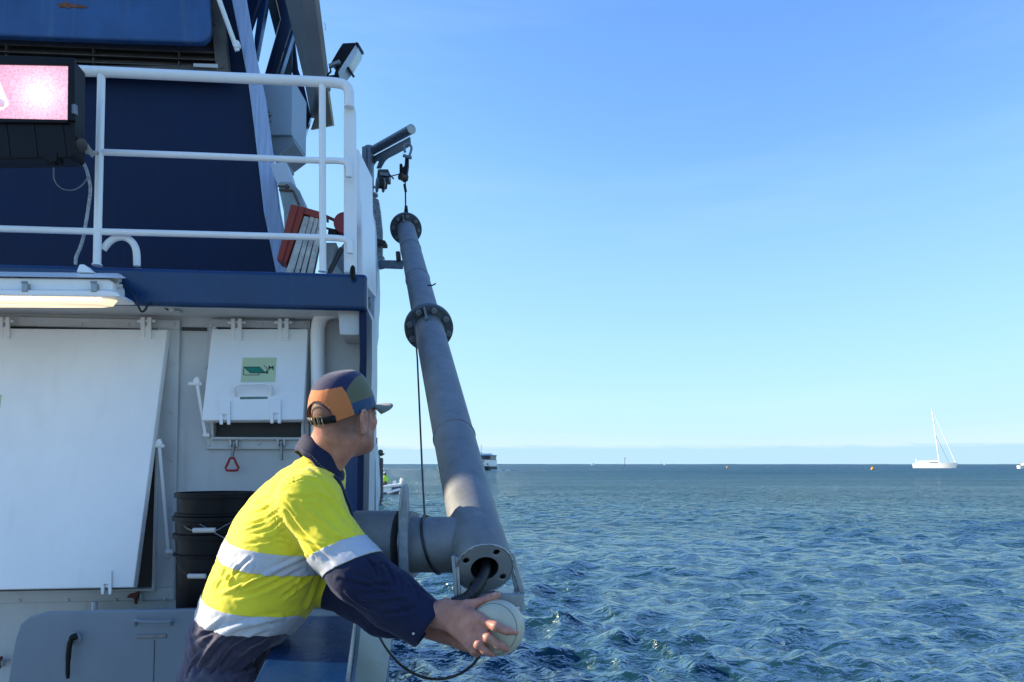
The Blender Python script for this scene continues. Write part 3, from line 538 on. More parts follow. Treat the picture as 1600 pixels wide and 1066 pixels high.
mm_ = N(t_, 'ShaderNodeMapRange'); mm_.inputs['From Min'].default_value = .3; mm_.inputs['From Max'].default_value = .7; mm_.inputs['To Min'].default_value = .35; mm_.inputs['To Max'].default_value = 1.0; K(n_.outputs[0], mm_.inputs['Value'])
b_.inputs['Emission Color'].default_value = (1.0, .74, .42, 1); K(mm_.outputs[0], b_.inputs['Emission Strength'])
f = MB(); q = [BW.W(-260, 466, FL - .07), BW.W(160, 467, FL - .07), BW.W(174, 467, FL - .07), BW.W(182, 466, FL - .07)]; f.tube(q, [.034, .034, .030, .012], 20); f.build('diffuser', dm, ft)
f = MB(); q = [BW.W(-260, 461, FL - .03), BW.W(158, 464, FL - .03)]; f.tube(q, .009, 10); f.build('tube_lamp', emis('warm_tube', (1, .72, .38, 1), 2.6), ft)
for x in (38, 146, -70):
    f = MB(); f.prism([BW.W(x - 4.5, 442, FL + .004), BW.W(x + 4.5, 442, FL + .004), BW.W(x + 4.5, 456, FL + .004), BW.W(x - 4.5, 456, FL + .004)], BW.n * -.026); f.tube([BW.W(x - 5, 441, FL + .004), BW.W(x + 5, 441, FL + .004)], .005, 8); f.build('clip', M['alu'], ft, bevel=.002)
f = MB(); f.prism([BW.W(119, 425, .36), BW.W(124, 413, .36), BW.W(131, 413, .36), BW.W(147, 426, .36)], BW.n * -.05); f.build('bracket', M['white'], ft, bevel=.003)
f = MB(); f.prism([BW.W(170, 437, .44), BW.W(178, 430, .44), BW.W(188, 431, .44), BW.W(187, 439, .44), BW.W(178, 444, .44)], BW.n * -.02); f.lathe(BW.W(178, 447, .44), BW.s, [(0, .014), (.016, .014), (.018, .009), (.03, .009)], 12); f.build('gland', M['greywhite'], ft, bevel=.002)
tl = thing('light_cable', 'thin black cable drooping from the fluorescent light to under the blue beam', 'cable', BW.W(222, 488, .35))
f = MB(); f.tube(bez([BW.W(x, y, o) for x, y, o in ((188, 446, .43), (198, 449, .40), (206, 456, .36), (212, 466, .34), (216, 478, .33), (221, 487, .33), (227, 484, .33), (231, 477, .32), (238, 476, .28), (252, 477, .22), (262, 484, .18))], 5), [.002] * 18 + [.0045] * 33, 8); f.build('cable', M['cable'], tl)

# ---------------------------------------------------------------- wheelhouse above
WO = -.80
wh = thing('wheelhouse', 'navy wheelhouse with pale blue corner strip and slanted side windows', 'wheelhouse', BW.W(300, 300, WO) - Vector((0, 0, .6)))
f = MB(); f.prism([BW.W(x, y, WO) for x, y in ((-1200, -460), (322, -460), (363, 0), (388.5, 130), (404, 260), (432, 425), (434, 470), (-1200, 470))], BW.n * -.08); f.build('rear_wall', M['navy'], wh)
ls = [(362, 0), (388, 130), (397, 200), (412, 330), (426, 400), (434, 440)]; rs = [(384, 0), (402, 100), (413.5, 150), (424, 230), (437, 330), (452, 400), (456, 440)]
f = MB(); f.prism([BW.W(x, y, WO + .05) for x, y in [(325, -220)] + ls + rs[::-1] + [(350, -220)]], BW.n * -.045); f.build('corner_strip', M['paleblue'], wh, bevel=.004)
f = MB(); f.box((-6.0, 6.7, 4.85), (5.0, 4.9, 3.3)); f.build('shade_block', M['navy'], wh)  # unseen block added behind the rear wall, sized to shade davit and pole
# louvre bank behind the weathered blue cover
f = MB(); f.prism([BW.W(x, y, WO + .03) for x, y in ((-300, 40), (352, 40), (356, 112), (-300, 104))], BW.n * -.028); f.build('louvre_back', M['dark'], wh)
for k in range(4):
    y0 = 62 + k * 11.2; f = MB()
    sl = .040; yy = lambda x: y0 + sl * x - .6 * 0
    f.hexa([BW.W(-300, yy(-300) + 8, WO + .10), BW.W(340, yy(340) + 8, WO + .10), BW.W(340, yy(340) + 1, WO + .035), BW.W(-300, yy(-300) + 1, WO + .035), BW.W(-300, yy(-300) + 6.6, WO + .10), BW.W(340, yy(340) + 6.6, WO + .10), BW.W(340, yy(340) - .5, WO + .035), BW.W(-300, yy(-300) - .5, WO + .035)])
    f.build('louvre_slat', M['brown'], wh)
f = MB(); f.prism([BW.W(x, y, WO + .11) for x, y in ((300, -120), (322, -120), (345, 0), (357, 112), (338, 112), (325, 0))], BW.n * -.07); f.prism([BW.W(x, y, WO + .10) for x, y in ((-300, 96), (340, 104), (356, 107), (357, 113), (-300, 103))], BW.n * -.06); f.build('louvre_frame', M['brown'], wh, bevel=.003)
for x, y in ((336.5, 38), (346, 105)):
    f = MB(); f.lathe(BW.W(x, y, WO + .11), BW.n, [(0, .011), (.006, .011), (.008, .007)], 6); f.build('bolt', M['brown'], wh, smooth=False)
for x in (9, 145, 279):
    for y0, y1 in ((69 + .04 * x, 77 + .04 * x), (84 + .04 * x, 93 + .04 * x)):
        f = MB(); f.pbox(BW, x - .8, y0, x + .8, y1, WO + .06, WO + .105); f.build('louvre_stay', M['brown'], wh)
f = MB(); f.prism([BW.W(x, y, WO + .115) for x, y in ((302, 99), (340, 100), (341, 106), (302, 104))], BW.n * -.008); f.build('maker_plate', M['greywhite'], wh, bevel=.001)
f = MB(); f.prism([BW.W(x, y, WO + .20) for x, y in ((-300, -300), (300, -300), (326, 0), (329, 45), (326, 57), (318, 65), (305, 66), (150, 61), (0, 55), (-300, 44))], BW.n * -.05); f.build('hinged_cover', M['dirtyblue'], wh, bevel=.012, seg=4)
f = MB(); f.prism([BW.W(x, y, WO + .203) for x, y in ((89, 6), (97, 5), (101, 2.5), (106, 5), (118, 7), (134, 9), (137, 12), (126, 12.5), (112, 11), (106, 14), (103, 11), (93, 12))], BW.n * -.005); f.build('rust_scab', mat('rust', (.19, .075, .035, 1), .8, var=.5, vscale=60, bump=1), wh)
f = MB(); f.tube([BW.W(328, -40, WO + .22), BW.W(371, 80, WO + .10)], .013, 8); f.lathe(BW.W(371, 73, WO + .09), BW.n, [(0, .02), (.03, .02)], 12); f.build('cover_stay', M['white'], wh)
# pale cabinet on the side
def poly(name, pts, m_, vec, bevel=0, parent=None, D=None):
    f = MB(); f.prism([P(p[0], p[1], p[2] if len(p) > 2 else D) for p in pts], vec); return f.build(name, m_, parent or wh, bevel=bevel)
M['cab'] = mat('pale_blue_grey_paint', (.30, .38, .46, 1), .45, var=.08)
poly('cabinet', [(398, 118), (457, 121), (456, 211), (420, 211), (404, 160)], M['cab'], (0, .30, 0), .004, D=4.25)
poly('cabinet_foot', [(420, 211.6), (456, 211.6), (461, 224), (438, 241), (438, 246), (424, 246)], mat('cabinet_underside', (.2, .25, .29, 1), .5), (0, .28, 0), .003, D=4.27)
for y in (179, 188):
    f = MB(); f.lathe(P(421, y, 4.25), (0, -1, 0), [(0, .015), (.01, .015), (.012, .010), (.03, .009)], 14); f.tube([P(421, y, 4.22), P(416, y - 2, 4.2), P(411, y - 1, 4.26)], .007, 8); f.build('cable_gland', M['steel'], wh)
# slanted side frames, one behind the other, with the panes between them
BK = (-.02, .09, 0)
M['navyg'] = mat('glossy_navy_frame', (.006, .014, .045, 1), .18, var=.2, coat=.6)
poly('side_panel', [(384.5, -20), (411, -20), (385.5, 56)], M['navy'], (0, .05, 0), D=4.35)
poly('window_frame', [(408, -20), (419, -20), (417, 5), (401.5, 86), (398, 80), (397.5, 60)], M['blue'], BK, .004, D=4.40)
poly('window_frame', [(428, -20), (446, -20), (449, 0), (455, 33), (456.5, 40), (431, 122), (411.5, 122), (430.5, 56), (437.5, 30), (430.5, 0)], M['navyg'], BK, .006, D=4.6)
poly('window_frame', [(456.3, 36), (459, 50), (436, 122), (431.5, 122)], M['blue'], BK, .003, D=4.62)
poly('window_frame', [(456, 60), (460, 54), (466, 138 - 30), (476, 137), (486, 181), (465, 246), (457, 264), (451, 246), (461.5, 216), (471, 178), (466, 140), (456, 112)], M['navyg'], BK, .006, D=5.65)
poly('window_frame', [(457, 121), (462, 121), (466, 136), (457.5, 168)], M['blue'], BK, .003, D=5.5)
M['tglass'] = mat('tinted_glass', (.035, .06, .075, 1), .06, var=.1, bump=0)
poly('pane', [(417.6, -20), (428, -20), (431, 2), (437.5, 29), (430.5, 55.5), (417.6, 5)], M['tglass'], (0, .012, 0), D=4.66)
poly('pane', [(456.5, 62), (449.5, 86), (440.5, 107), (444, 122), (455, 122), (455.5, 108)], M['tglass'], (0, .012, 0), D=5.6)
poly('inner_panel', [(466, 156), (471, 177), (468, 188), (461, 179.5), (459.5, 169)], mat('cream_lining', (.6, .5, .34, 1), .5), (0, .02, 0), D=5.9)
M['visor'] = mat('sunlit_visor_paint', (.33, .34, .33, 1), .5, var=.12, vscale=4)  # colour lightened in place of sunlight that does not reach the visor
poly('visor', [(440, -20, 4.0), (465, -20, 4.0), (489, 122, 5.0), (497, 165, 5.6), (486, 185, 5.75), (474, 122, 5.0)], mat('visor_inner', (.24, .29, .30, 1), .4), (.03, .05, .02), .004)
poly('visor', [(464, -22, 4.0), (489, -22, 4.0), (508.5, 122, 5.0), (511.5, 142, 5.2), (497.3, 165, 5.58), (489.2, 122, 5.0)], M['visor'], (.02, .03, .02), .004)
poly('visor_end', [(497.6, 165, 5.6), (511.6, 142, 5.2), (519.5, 196, 5.7), (485, 203, 5.85)], mat('sunlit_visor_end', (.80, .66, .44, 1), .5), (.01, .03, .01), .003)  # warm tone puts sunlight into the colour of the visor's end
f = MB(); f.tube(bez([P(507, 35, 4.2), P(509, 42, 4.2), P(508, 47, 4.2)], 3), .004, 6); f.build('hook', M['white'], wh)

# small floodlight outboard of the visor
fs = thing('floodlight', 'small black floodlight with clear glass angled out to sea above the railing corner', 'floodlight', P(520, 118, 4.6))
f = MB(); A = [(516.5, 98), (528, 78), (535, 67), (555, 66), (557.5, 69), (530, 108), (520, 104)]
f.prism([P(x, y, 4.5) for x, y in A], (.008, .11, .01)); f.build('housing', M['black'], fs, bevel=.012, seg=3)
f = MB(); f.prism([P(x, y, 4.49) for x, y in ((556.5, 68), (559.5, 73), (558.5, 82), (545, 104), (531, 121), (527, 112), (531, 107))], (.008, .10, .01)); f.build('glass', mat('floodlight_glass', (.55, .65, .7, 1), .08, bump=0, coat=.5), fs, bevel=.004)
f = MB(); f.prism([P(x, y, 4.47) for x, y in ((555.5, 65), (560, 67), (560, 72), (556, 71))], (.01, .12, .01)); f.build('corner_clip', M['black'], fs, bevel=.002); f = MB(); f.prism([P(x, y, 4.47) for x, y in ((541, 106), (544, 103.5), (546, 106.5), (543, 109))], (.01, .12, .01)); f.build('corner_clip', M['black'], fs, bevel=.002)
f = MB(); f.prism([P(x, y, 4.46) for x, y in ((513, 100), (530, 93), (532, 97), (514, 104))], (0, .03, 0)); f.tube([P(509.5, 100, 4.5), P(509.5, 121, 4.5)], .006, 8); f.build('arm', M['alu'], fs)
f = MB(); f.tube(bez([P(526, 100, 4.5), P(529, 108, 4.5), P(526, 116, 4.5), P(528, 124, 4.5)], 4), .014, 8); f.tube([P(510, 121, 4.5), P(529, 119, 4.5)], .010, 8); f.tube([P(511, 118, 4.5), P(517, 112, 4.5), P(515, 104, 4.5)], .006, 6); f.build('bracket', M['black'], fs)

# ---------------------------------------------------------------- things standing on the upper deck behind the rail
rk = thing('stowed_gangway', 'red framed gangway with rusty white ribbed treads, stowed upright behind the rail', 'gangway', BW.W(460, 424, -.1))
GO = -.12
f = MB(); f.prism([BW.W(x, y, GO) for x, y in ((454, 319), (466, 321), (441, 409), (432, 406))], BW.n * -.12); f.prism([BW.W(x, y, GO - .01) for x, y in ((466, 321), (478, 324), (447, 412), (441, 410))], BW.n * -.1); f.build('side_beam', M['red'], rk, bevel=.004)
f = MB(); f.prism([BW.W(x, y, GO - .005) for x, y in ((477, 324), (501, 331), (501, 342), (492, 340), (475, 334))], BW.n * -.1); f.build('head_beam', M['red'], rk, bevel=.003)
for (xa, xb, ca, cb_) in ((475.5, 484, 445.5, 458), (485, 492, 459.5, 467.5), (493, 499, 469, 477), (500, 508, 479, 489)):
    f = MB(); f.prism([BW.W(xa, 337, GO - .01), BW.W(xb, 339, GO - .01), BW.W(cb_, 428, GO - .01), BW.W(ca, 428, GO - .01)], BW.n * -.05 + BW.s * -.012); f.build('tread', M['rustred'], rk, bevel=.004)
f = MB(); f.prism([BW.W(x, y, GO - .04) for x, y in ((476, 337), (508, 338), (490, 428), (447, 428))], BW.n * -.03); f.build('backing', M['dark'], rk)
hr = thing('hose_reel', 'red hose reel half hidden behind the thick white rail post', 'reel', BW.W(533, 424, -.2))
f = MB(); f.lathe(BW.W(541, 356, -.2), BW.n, [(0, .02), (.0, .050), (.012, .052), (.02, .048), (.06, .046), (.07, .052), (.08, .050), (.08, .02)], 28); f.build('drum', mat('red_hose_reel', (.25, .02, .025, 1), .4), hr)
f = MB(); f.tube([BW.W(509, 338, -.18), BW.W(520, 343, -.18), BW.W(534, 351, -.18)], .008, 8); f.prism([BW.W(510, 338, -.17), BW.W(513, 339, -.17), BW.W(513, 346, -.17), BW.W(510, 346, -.17)], BW.n * -.02); f.build('handle', mat('dull_red', (.2, .04, .03, 1), .5), hr)
f = MB(); f.tube([BW.W(534, 388, -.2), BW.W(514, 428, -.2)], .013, 8); f.tube([BW.W(549, 380, -.2), BW.W(549, 428, -.2)], .02, 8); f.build('leg', M['dark'], hr)
f = MB(); f.prism([BW.W(x, y, -.16) for x, y in ((513, 357), (527, 358), (527, 367), (512, 366))], BW.n * -.1); f.prism([BW.W(x, y, -.16) for x, y in ((506, 354), (528, 359), (528, 361), (506, 356))], BW.n * -.02); f.build('bracket', M['black'], hr, bevel=.002)
pn = thing('deck_box', 'pale grey steel box with sloping side behind the right rail post', 'box', BW.W(530, 428, -.3))
f = MB(); f.prism([BW.W(x, y, -.28) for x, y in ((509, 379), (526, 379), (519, 404), (536, 428), (509, 428))], BW.n * -.25); f.build('cabinet', M['greywhite'], pn, bevel=.004)
f = MB(); f.prism([BW.W(x, y, -.34) for x, y in ((527, 392), (537, 380), (537, 430), (517, 430))], BW.n * -.2); f.build('lid', M['cab'], pn, bevel=.004)
vb = thing('vent_box', 'weathered pale green grey vent housing with rusty seams behind the gangway', 'vent', BW.W(450, 420, -.6))
M['ventp'] = mat('weathered_vent_paint', (.26, .32, .32, 1), .5, var=.25, vscale=14, rust=.35, rscale=20)
f = MB(); f.prism([BW.W(x, y, -.60) for x, y in ((422, 256), (447, 252), (457, 284), (458, 292), (436, 294), (430, 280))], BW.n * -.2); f.build('neck', mat('white_vent_paint', (.5, .56, .62, 1), .5), vb, bevel=.004)
f = MB(); f.prism([BW.W(x, y, -.52) for x, y in ((434, 287), (438, 283.5), (455, 284), (461, 290), (468, 298), (474, 318), (478, 345), (478, 425), (447, 425), (443, 330))], BW.n * -.25); f.build('body', M['ventp'], vb, bevel=.006)
f = MB(); f.tube([BW.W(x, y, -.515) for x, y in ((436, 297), (458, 298), (462, 308), (467, 320))], .006, 6); f.tube([BW.W(434, 291, -.51), BW.W(447, 291, -.51)], .005, 6); f.lathe(BW.W(449, 292, -.52), BW.n, [(0, .012), (.012, .010)], 12); f.build('seam', mat('rusty_bead', (.12, .07, .05, 1), .8), vb)

# ---------------------------------------------------------------- outboard edge of the superstructure
sd = thing('side_fender', 'white ship side structure with pale rubbing strips beyond the railing end', 'ship side', P(570, 640, 4.0))
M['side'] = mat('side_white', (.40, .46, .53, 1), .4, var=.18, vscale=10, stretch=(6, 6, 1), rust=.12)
f = MB(); f.prism([P(x, y, 3.55) for x, y in ((554, 228), (557, 232), (561, 235), (562, 300), (565.5, 320), (567.5, 440), (554, 440))], (0, .35, 0)); f.build('pillar', M['white'], sd, bevel=.006)
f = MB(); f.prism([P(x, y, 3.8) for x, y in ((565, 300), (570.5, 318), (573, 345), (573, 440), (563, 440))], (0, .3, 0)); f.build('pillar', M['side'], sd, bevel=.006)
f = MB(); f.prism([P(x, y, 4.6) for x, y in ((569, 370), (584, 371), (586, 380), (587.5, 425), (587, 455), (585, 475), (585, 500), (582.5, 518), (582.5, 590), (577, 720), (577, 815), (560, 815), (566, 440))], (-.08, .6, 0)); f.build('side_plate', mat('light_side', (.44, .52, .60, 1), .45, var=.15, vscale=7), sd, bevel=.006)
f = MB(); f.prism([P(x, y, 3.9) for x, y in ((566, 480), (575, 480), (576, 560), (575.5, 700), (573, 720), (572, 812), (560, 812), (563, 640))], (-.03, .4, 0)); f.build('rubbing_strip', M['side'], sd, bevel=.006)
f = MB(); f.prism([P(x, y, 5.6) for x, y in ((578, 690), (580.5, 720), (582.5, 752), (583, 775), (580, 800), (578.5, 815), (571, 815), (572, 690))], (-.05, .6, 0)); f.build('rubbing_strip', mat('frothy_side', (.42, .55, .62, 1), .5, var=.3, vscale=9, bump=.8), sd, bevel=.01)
f = MB(); f.prism([P(x, y, 5.3) for x, y in ((575.5, 690), (578.5, 690), (579, 800), (576, 800))], (0, .2, 0)); f.build('guide_rail', M['dark'], sd)
rp = thing('mooring_rope', 'frayed tan rope hanging down the outboard side under the blue beam', 'rope', P(584, 570, 4.5))
f = MB(); pts = bez([P(x, y, 4.45) for x, y in ((574, 440), (575, 470), (576.5, 500), (578.5, 525), (581.5, 545), (584, 560), (584, 568))], 8); f.tube(pts, [.013 + .004 * math.sin(i * 2.1) for i in range(len(pts))], 8); f.build('rope', mat('tan_rope', (.26, .24, .17, 1), .9, var=.4, vscale=40, bump=1), rp)
# ---------------------------------------------------------------- davit with hand winch
dv = thing('davit_crane', 'galvanised steel davit with inclined tube arm above the grey pole', 'crane', P(575, 300, 6.2))
f = MB(); f.prism([P(x, y, 6.2) for x, y in ((565.5, 229), (572, 228), (572, 330), (565.5, 322))], (0, .1, 0)); f.tube([P(577, 229, 6.25), P(577, 306, 6.25)], .040, 18); f.build('mast', M['galv'], dv, bevel=.003)
f = MB(); f.lathe(P(577, 306, 6.25), (0, 0, 1), [(-.01, .06), (.0, .075), (.014, .075), (.016, .05)], 20); f.tube([P(577.5, 308, 6.25), P(575.5, 366, 6.25)], .042, 16); f.build('socket', M['galv'], dv)
A, B = P(574, 240, 6.35), P(642.5, 202, 5.7)
f = MB(); f.tube([A, B], .037, 22); f.build('arm', M['galv'], dv)
f = MB(); f.lathe(B, (B - A), [(0, .0385), (.006, .0385), (.007, .034)], 22); f.build('end_cap', M['alu'], dv)
g1 = lambda x, y, t: P(x, y, 6.32 + (5.72 - 6.32) * t)
f = MB(); f.prism([g1(580, 246, .0), g1(640, 214, 1), g1(641, 226, 1), g1(628, 235, .8), g1(605, 247, .45), g1(600, 252, .4), g1(594, 263, .3), g1(588, 263, .22), g1(592, 252, .25), g1(588, 251, .2), g1(583, 258, .08), g1(582, 300, .05), g1(579, 300, .02)], (.006, .012, 0)); f.build('gusset', mat('galvanised_web', (.2, .24, .27, 1), .45, metal=.5, var=.2, vscale=40), dv)
f = MB(); f.prism([P(x, y, 5.9) for x, y in ((582, 309), (591, 311), (594, 330), (597, 362), (597, 400), (600, 401), (599, 418), (588, 420), (584, 380), (583, 340))], (.0, .05, 0)); f.build('bracket_plate', mat('spangled_zinc', (.33, .36, .37, 1), .45, metal=.4, var=.8, vscale=60), dv, bevel=.003)
f = MB(); f.prism([P(x, y, 5.85) for x, y in ((586, 372), (602, 376), (602, 381.5), (587, 382))], (0, .12, 0)); f.build('clamp', M['dark'], dv, bevel=.003)
f = MB(); f.prism([P(x, y, 5.95) for x, y in ((570, 366), (584, 368), (587, 374), (587, 404), (570, 404))], (0, .3, 0)); f.build('foot_box', M['white'], dv, bevel=.006)
# stand-off arm from the ship's side to the pole
so = thing('standoff_arm', 'short galvanised stand-off tube reaching from the ship side to the grey pole', 'bracket', P(580, 412, 5.3))
f = MB(); f.hexa([P(576, 419, 5.2), P(630, 421, 5.0), P(630, 421, 5.06), P(576, 419, 5.26), P(576, 406, 5.2), P(630, 407, 5.0), P(630, 407, 5.06), P(576, 406, 5.26)]); f.build('tube', M['galv'], so, bevel=.008, seg=3)
f = MB(); f.tube([P(575.5, 399, 5.22), P(575.5, 432, 5.22)], .022, 12); f.tube([P(581, 402, 5.2), P(581, 428, 5.2)], .018, 12); f.build('pivot', M['steel'], so)
f = MB(); f.prism([P(x, y, 5.0) for x, y in ((618, 393), (624, 392), (625, 406), (619, 407))], (0, .06, 0)); f.build('catch', M['dark'], so, bevel=.003)

wn = thing('hand_winch', 'dark hand winch bolted to the davit post with its wire paid out', 'winch', P(597, 280, 6.0))
f = MB(); f.prism([P(x, y, 5.95) for x, y in ((590, 264), (606, 264), (608, 268), (608, 282), (588, 282))], (0, .10, 0)); f.build('frame', mat('winch_green_grey', (.07, .085, .08, 1), .45, metal=.3), wn, bevel=.008)
f = MB(); f.prism([P(x, y, 5.93) for x, y in ((593, 269), (607, 270), (607, 275), (593, 274))], (0, .02, 0)); f.build('guard', M['steel'], wn, bevel=.002)
for dx in (-8, 2):
    f = MB(); f.lathe(P(592 + dx + 4, 289, 5.95), (1, .35, 0), [(0, .022), (0, .058), (.008, .062), (.014, .058), (.014, .022)], 24); f.build('drum_flange', M['steel'], wn)
f = MB(); f.lathe(P(590, 288, 5.95), (1, .35, 0), [(0, .034), (.075, .034)], 18); f.build('drum', M['dark'], wn)
f = MB(); f.tube([P(586, 292, 5.9), P(580, 294, 5.9), P(577, 301, 5.9)], .012, 8); f.build('crank', M['steel'], wn)
f = MB(); f.tube([P(607, 272, 5.95), P(612, 276, 5.9), P(615, 280, 5.9)], .006, 6); f.build('pawl', M['dark'], wn)
bl = thing('pulley_block', 'black pulley block hanging by a shackle from the davit arm tip', 'pulley', P(632, 281, 5.75))
f = MB(); f.tube(bez([P(633, 238, 5.72), P(631, 229, 5.72), P(635, 225.5, 5.72), (P(640, 226, 5.72)), P(643, 232, 5.72), P(640, 243, 5.72)], 4), .010, 8); f.tube([P(630, 243, 5.72), P(643, 247, 5.72)], .014, 8); f.build('shackle', M['galv'], bl)
f = MB(); f.prism([P(x, y, 5.75) for x, y in ((633, 243), (638, 244), (638, 258), (636, 272), (636, 280), (629, 282), (624, 278), (624, 256), (628, 255), (629, 262), (632, 258))], (0, .05, 0)); f.build('cheek', M['black'], bl, bevel=.005)
f = MB(); f.lathe(P(630, 277, 5.74), (.7, .7, 0), [(-.03, .024), (-.03, .03), (0, .022), (.03, .03), (.03, .024)], 18); f.build('sheave', mat('brass_sheave', (.08, .055, .03, 1), .5, metal=.3), bl)
wi = thing('hoist_wire', 'thin hoist wire running from the winch over the block down to the pole top', 'wire', P(633, 330, 6.0))
f = MB(); f.tube([P(608, 276, 5.95), P(625, 272, 5.8)], .0045, 6); f.tube([P(633, 280, 5.75), P(633.5, 300, 5.82), P(634, 335, 5.98)], .006, 6); f.tube([P(632, 288, 5.78), P(634, 300, 5.82)], .011, 6); f.build('wire', M['cable'], wi)
f = MB(); f.tube(bez([P(633, 343, 5.93), P(631.5, 338, 5.93), P(634.5, 334, 5.93), P(637.5, 338, 5.93), P(636.5, 344, 5.93)], 5), .011, 8); f.tube([P(634.5, 322, 5.96), P(634.5, 335, 5.95)], [.012, .02], 8); f.build('hook', M['black'], wi)

# ---------------------------------------------------------------- the long grey pole
T, E = P(633, 352, 6.05), P(757, 888, 1.93); AX = (T - E).normalized(); RP = .0725
def on(t): return E + (T - E) * t
po = thing('sonar_pole', 'long grey steel pole with bolted flanges leaning away up to the davit', 'pole', E)
o = MB()
prof = [(0.02, RP), ((T - E).length, RP)]
o.lathe(E, AX, prof, 48, cap=False); o.build('tube', M['pipe'], po, angle=60)
tf = .4225
def flange(t, r, th, nb, nm, ph=0.2):
    c = on(t); f = MB(); f.lathe(c, AX, [(-th, RP - .001), (-th, r - .004), (-th + .004, r), (-.004, r), (-.001, r - .003), (-.001, RP)], 44, cap=False)
    f.lathe(c, AX, [(.001, RP), (.001, r - .003), (.004, r), (th - .004, r), (th, r - .004), (th, RP - .001)], 44, cap=False); fo = f.build('flange', M['pipedark'], po, angle=30)
    u, v = frame_axes(AX)
    for k in range(nb):
        a = 2 * math.pi * k / nb + ph; p_ = c + (u * math.cos(a) + v * math.sin(a)) * (RP + r) / 2
        b_ = MB(); b_.lathe(p_, -AX, [(th - .001, .0165), (th + .015, .0165), (th + .017, .013)], 6); b_.tube([p_ + AX * (th - .002), p_ + AX * (th + .014)], .008, 8)
        b_.build('bolt', M['pipe'], fo, smooth=False)
    return c
c1 = flange(tf, .122, .018, 8, 'f'); c2_ = flange(.968, .128, .022, 8, 'f', .05)
u_, v_ = frame_axes(AX); upv = (Vector((0, 0, 1)) - AX * AX.z).normalized()
f = MB(); f.lathe(on(.972), AX, [(.02, .118), (.06, .112), (.09, .085), (.115, .04), (.12, .001)], 32, cap=False); f.build('end_dome', M['pipe'], po)
cam_side = (Vector((0, 0, CAMZ)) - c1); cam_side = (cam_side - AX * cam_side.dot(AX)).normalized()
side = AX.cross(cam_side)
for c, k in ((c1, 1), (on(.966), 1)):
    f = MB(); f.prism([c + cam_side * (RP - .005) - AX * .10 + side * -.005, c + cam_side * (RP + .012) - AX * .10 + side * -.005, c + cam_side * (RP + .045) - AX * .02 + side * -.005, c + cam_side * (RP - .005) - AX * .02 + side * -.005], side * .010)
    f.lathe(c + cam_side * (RP + .008) - AX * .1 - side * .009, side, [(0, .010), (.018, .010)], 10); f.build('lug', M['pipe'], po)
for t_ in (.16, .62, .80):
    u9, v9 = frame_axes(AX); wv = [on(t_) + (u9 * math.cos(a) + v9 * math.sin(a)) * (RP + .0006) + AX * (.0012 * math.sin(a * 9)) for a in np.linspace(0, 2 * math.pi, 61)[:-1]]
    f = MB(); f.tube(wv, [.0022 + .0009 * abs(math.sin(i * 1.7)) for i in range(60)], 6, closed=True); f.build('weld_bead', M['pipe'], po)
f = MB(); f.tube([P(668, 446, 3.45), P(676, 446, 3.45), P(681, 443, 3.45)], .0035, 6); f.build('twig_wire', M['cable'], po)
# lower end: plate with the cable hole, facing aft
er = .0755
pm = MB(); pm.lathe(E, -AX, [(-.16, RP + .0005), (-.15, er), (-.006, er), (0.0, er - .005)], 48, cap=False); pm.build('sleeve', M['pipe'], po, angle=60)
def disc_with_holes(c, n, r, holes, seg=64):
    u, v = frame_axes(n); v = (Vector((0, 0, 1)) - n * n.z).normalized(); u = v.cross(n)
    bm = bmesh.new(); 
    NX = 90; step = 2 * r / NX
    # polar sheet: concentric rings, with the faces inside a hole left out and the rims of the holes lined
    m_ = MB(); rr = np.linspace(holes[0][2], r, 16); aa = np.linspace(0, 2 * math.pi, 97)[:-1]
    keep = lambda x, y: all((x - h[0]) ** 2 + (y - h[1]) ** 2 > h[2] ** 2 for h in holes[1:])
    pts = [[(R0 * math.cos(a), R0 * math.sin(a)) for a in aa] for R0 in rr]
    # pull points near a small hole onto its rim
    for row in pts:
        for i, (x, y) in enumerate(row):
            for h in holes[1:]:
                d_ = math.hypot(x - h[0], y - h[1])
                if 0 < d_ < h[2] * 1.35 and d_ > h[2] * .6: row[i] = (h[0] + (x - h[0]) / d_ * h[2] * 1.001, h[1] + (y - h[1]) / d_ * h[2] * 1.001)
    vs = [c + u * x + v * y for row in pts for x, y in row]; fs = []
    na = len(aa)
    for i in range(len(rr) - 1):
        for k in range(na):
            k2 = (k + 1) % na; q = (i * na + k, i * na + k2, (i + 1) * na + k2, (i + 1) * na + k); cx_ = [pts[a // na][a % na] for a in q]; x = sum(p[0] for p in cx_) / 4; y = sum(p[1] for p in cx_) / 4
            if keep(x, y): fs.append(q)
    m_.add(vs, fs); return m_, u, v
hol = [(0, 0, .0365)] + [(.057 * math.cos(a), .057 * math.sin(a), .0085) for a in (R(62), R(152), R(242), R(332))]
dm_, uu, vv = disc_with_holes(E - AX * .0, -AX, er - .004, hol); dm_.build('end_plate', M['pipe'], po, solid=.006, angle=40)
f = MB(); f.lathe(E + AX * .10, AX, [(0, er - .006), (.001, .001)], 32, cap=False); f.lathe(E + AX * .004, AX, [(0, .0362), (.09, .0362)], 32, cap=False); f.build('bore', mat('black_bore', (.006, .006, .007, 1), .8, bump=0), po)
f = MB(); wv = [E - AX * .001 + (uu * math.cos(a) + vv * math.sin(a)) * (er - .001 + .0005 * math.sin(a * 23)) for a in np.linspace(0, 2 * math.pi, 121)[:-1]]; f.tube(wv, [.0022 + .0008 * abs(math.sin(i * .83)) for i in range(120)], 8, closed=True); f.build('weld_bead', mat('bright_weld', (.42, .44, .45, 1), .3, metal=.8, var=.4, vscale=90, bump=.6), po)
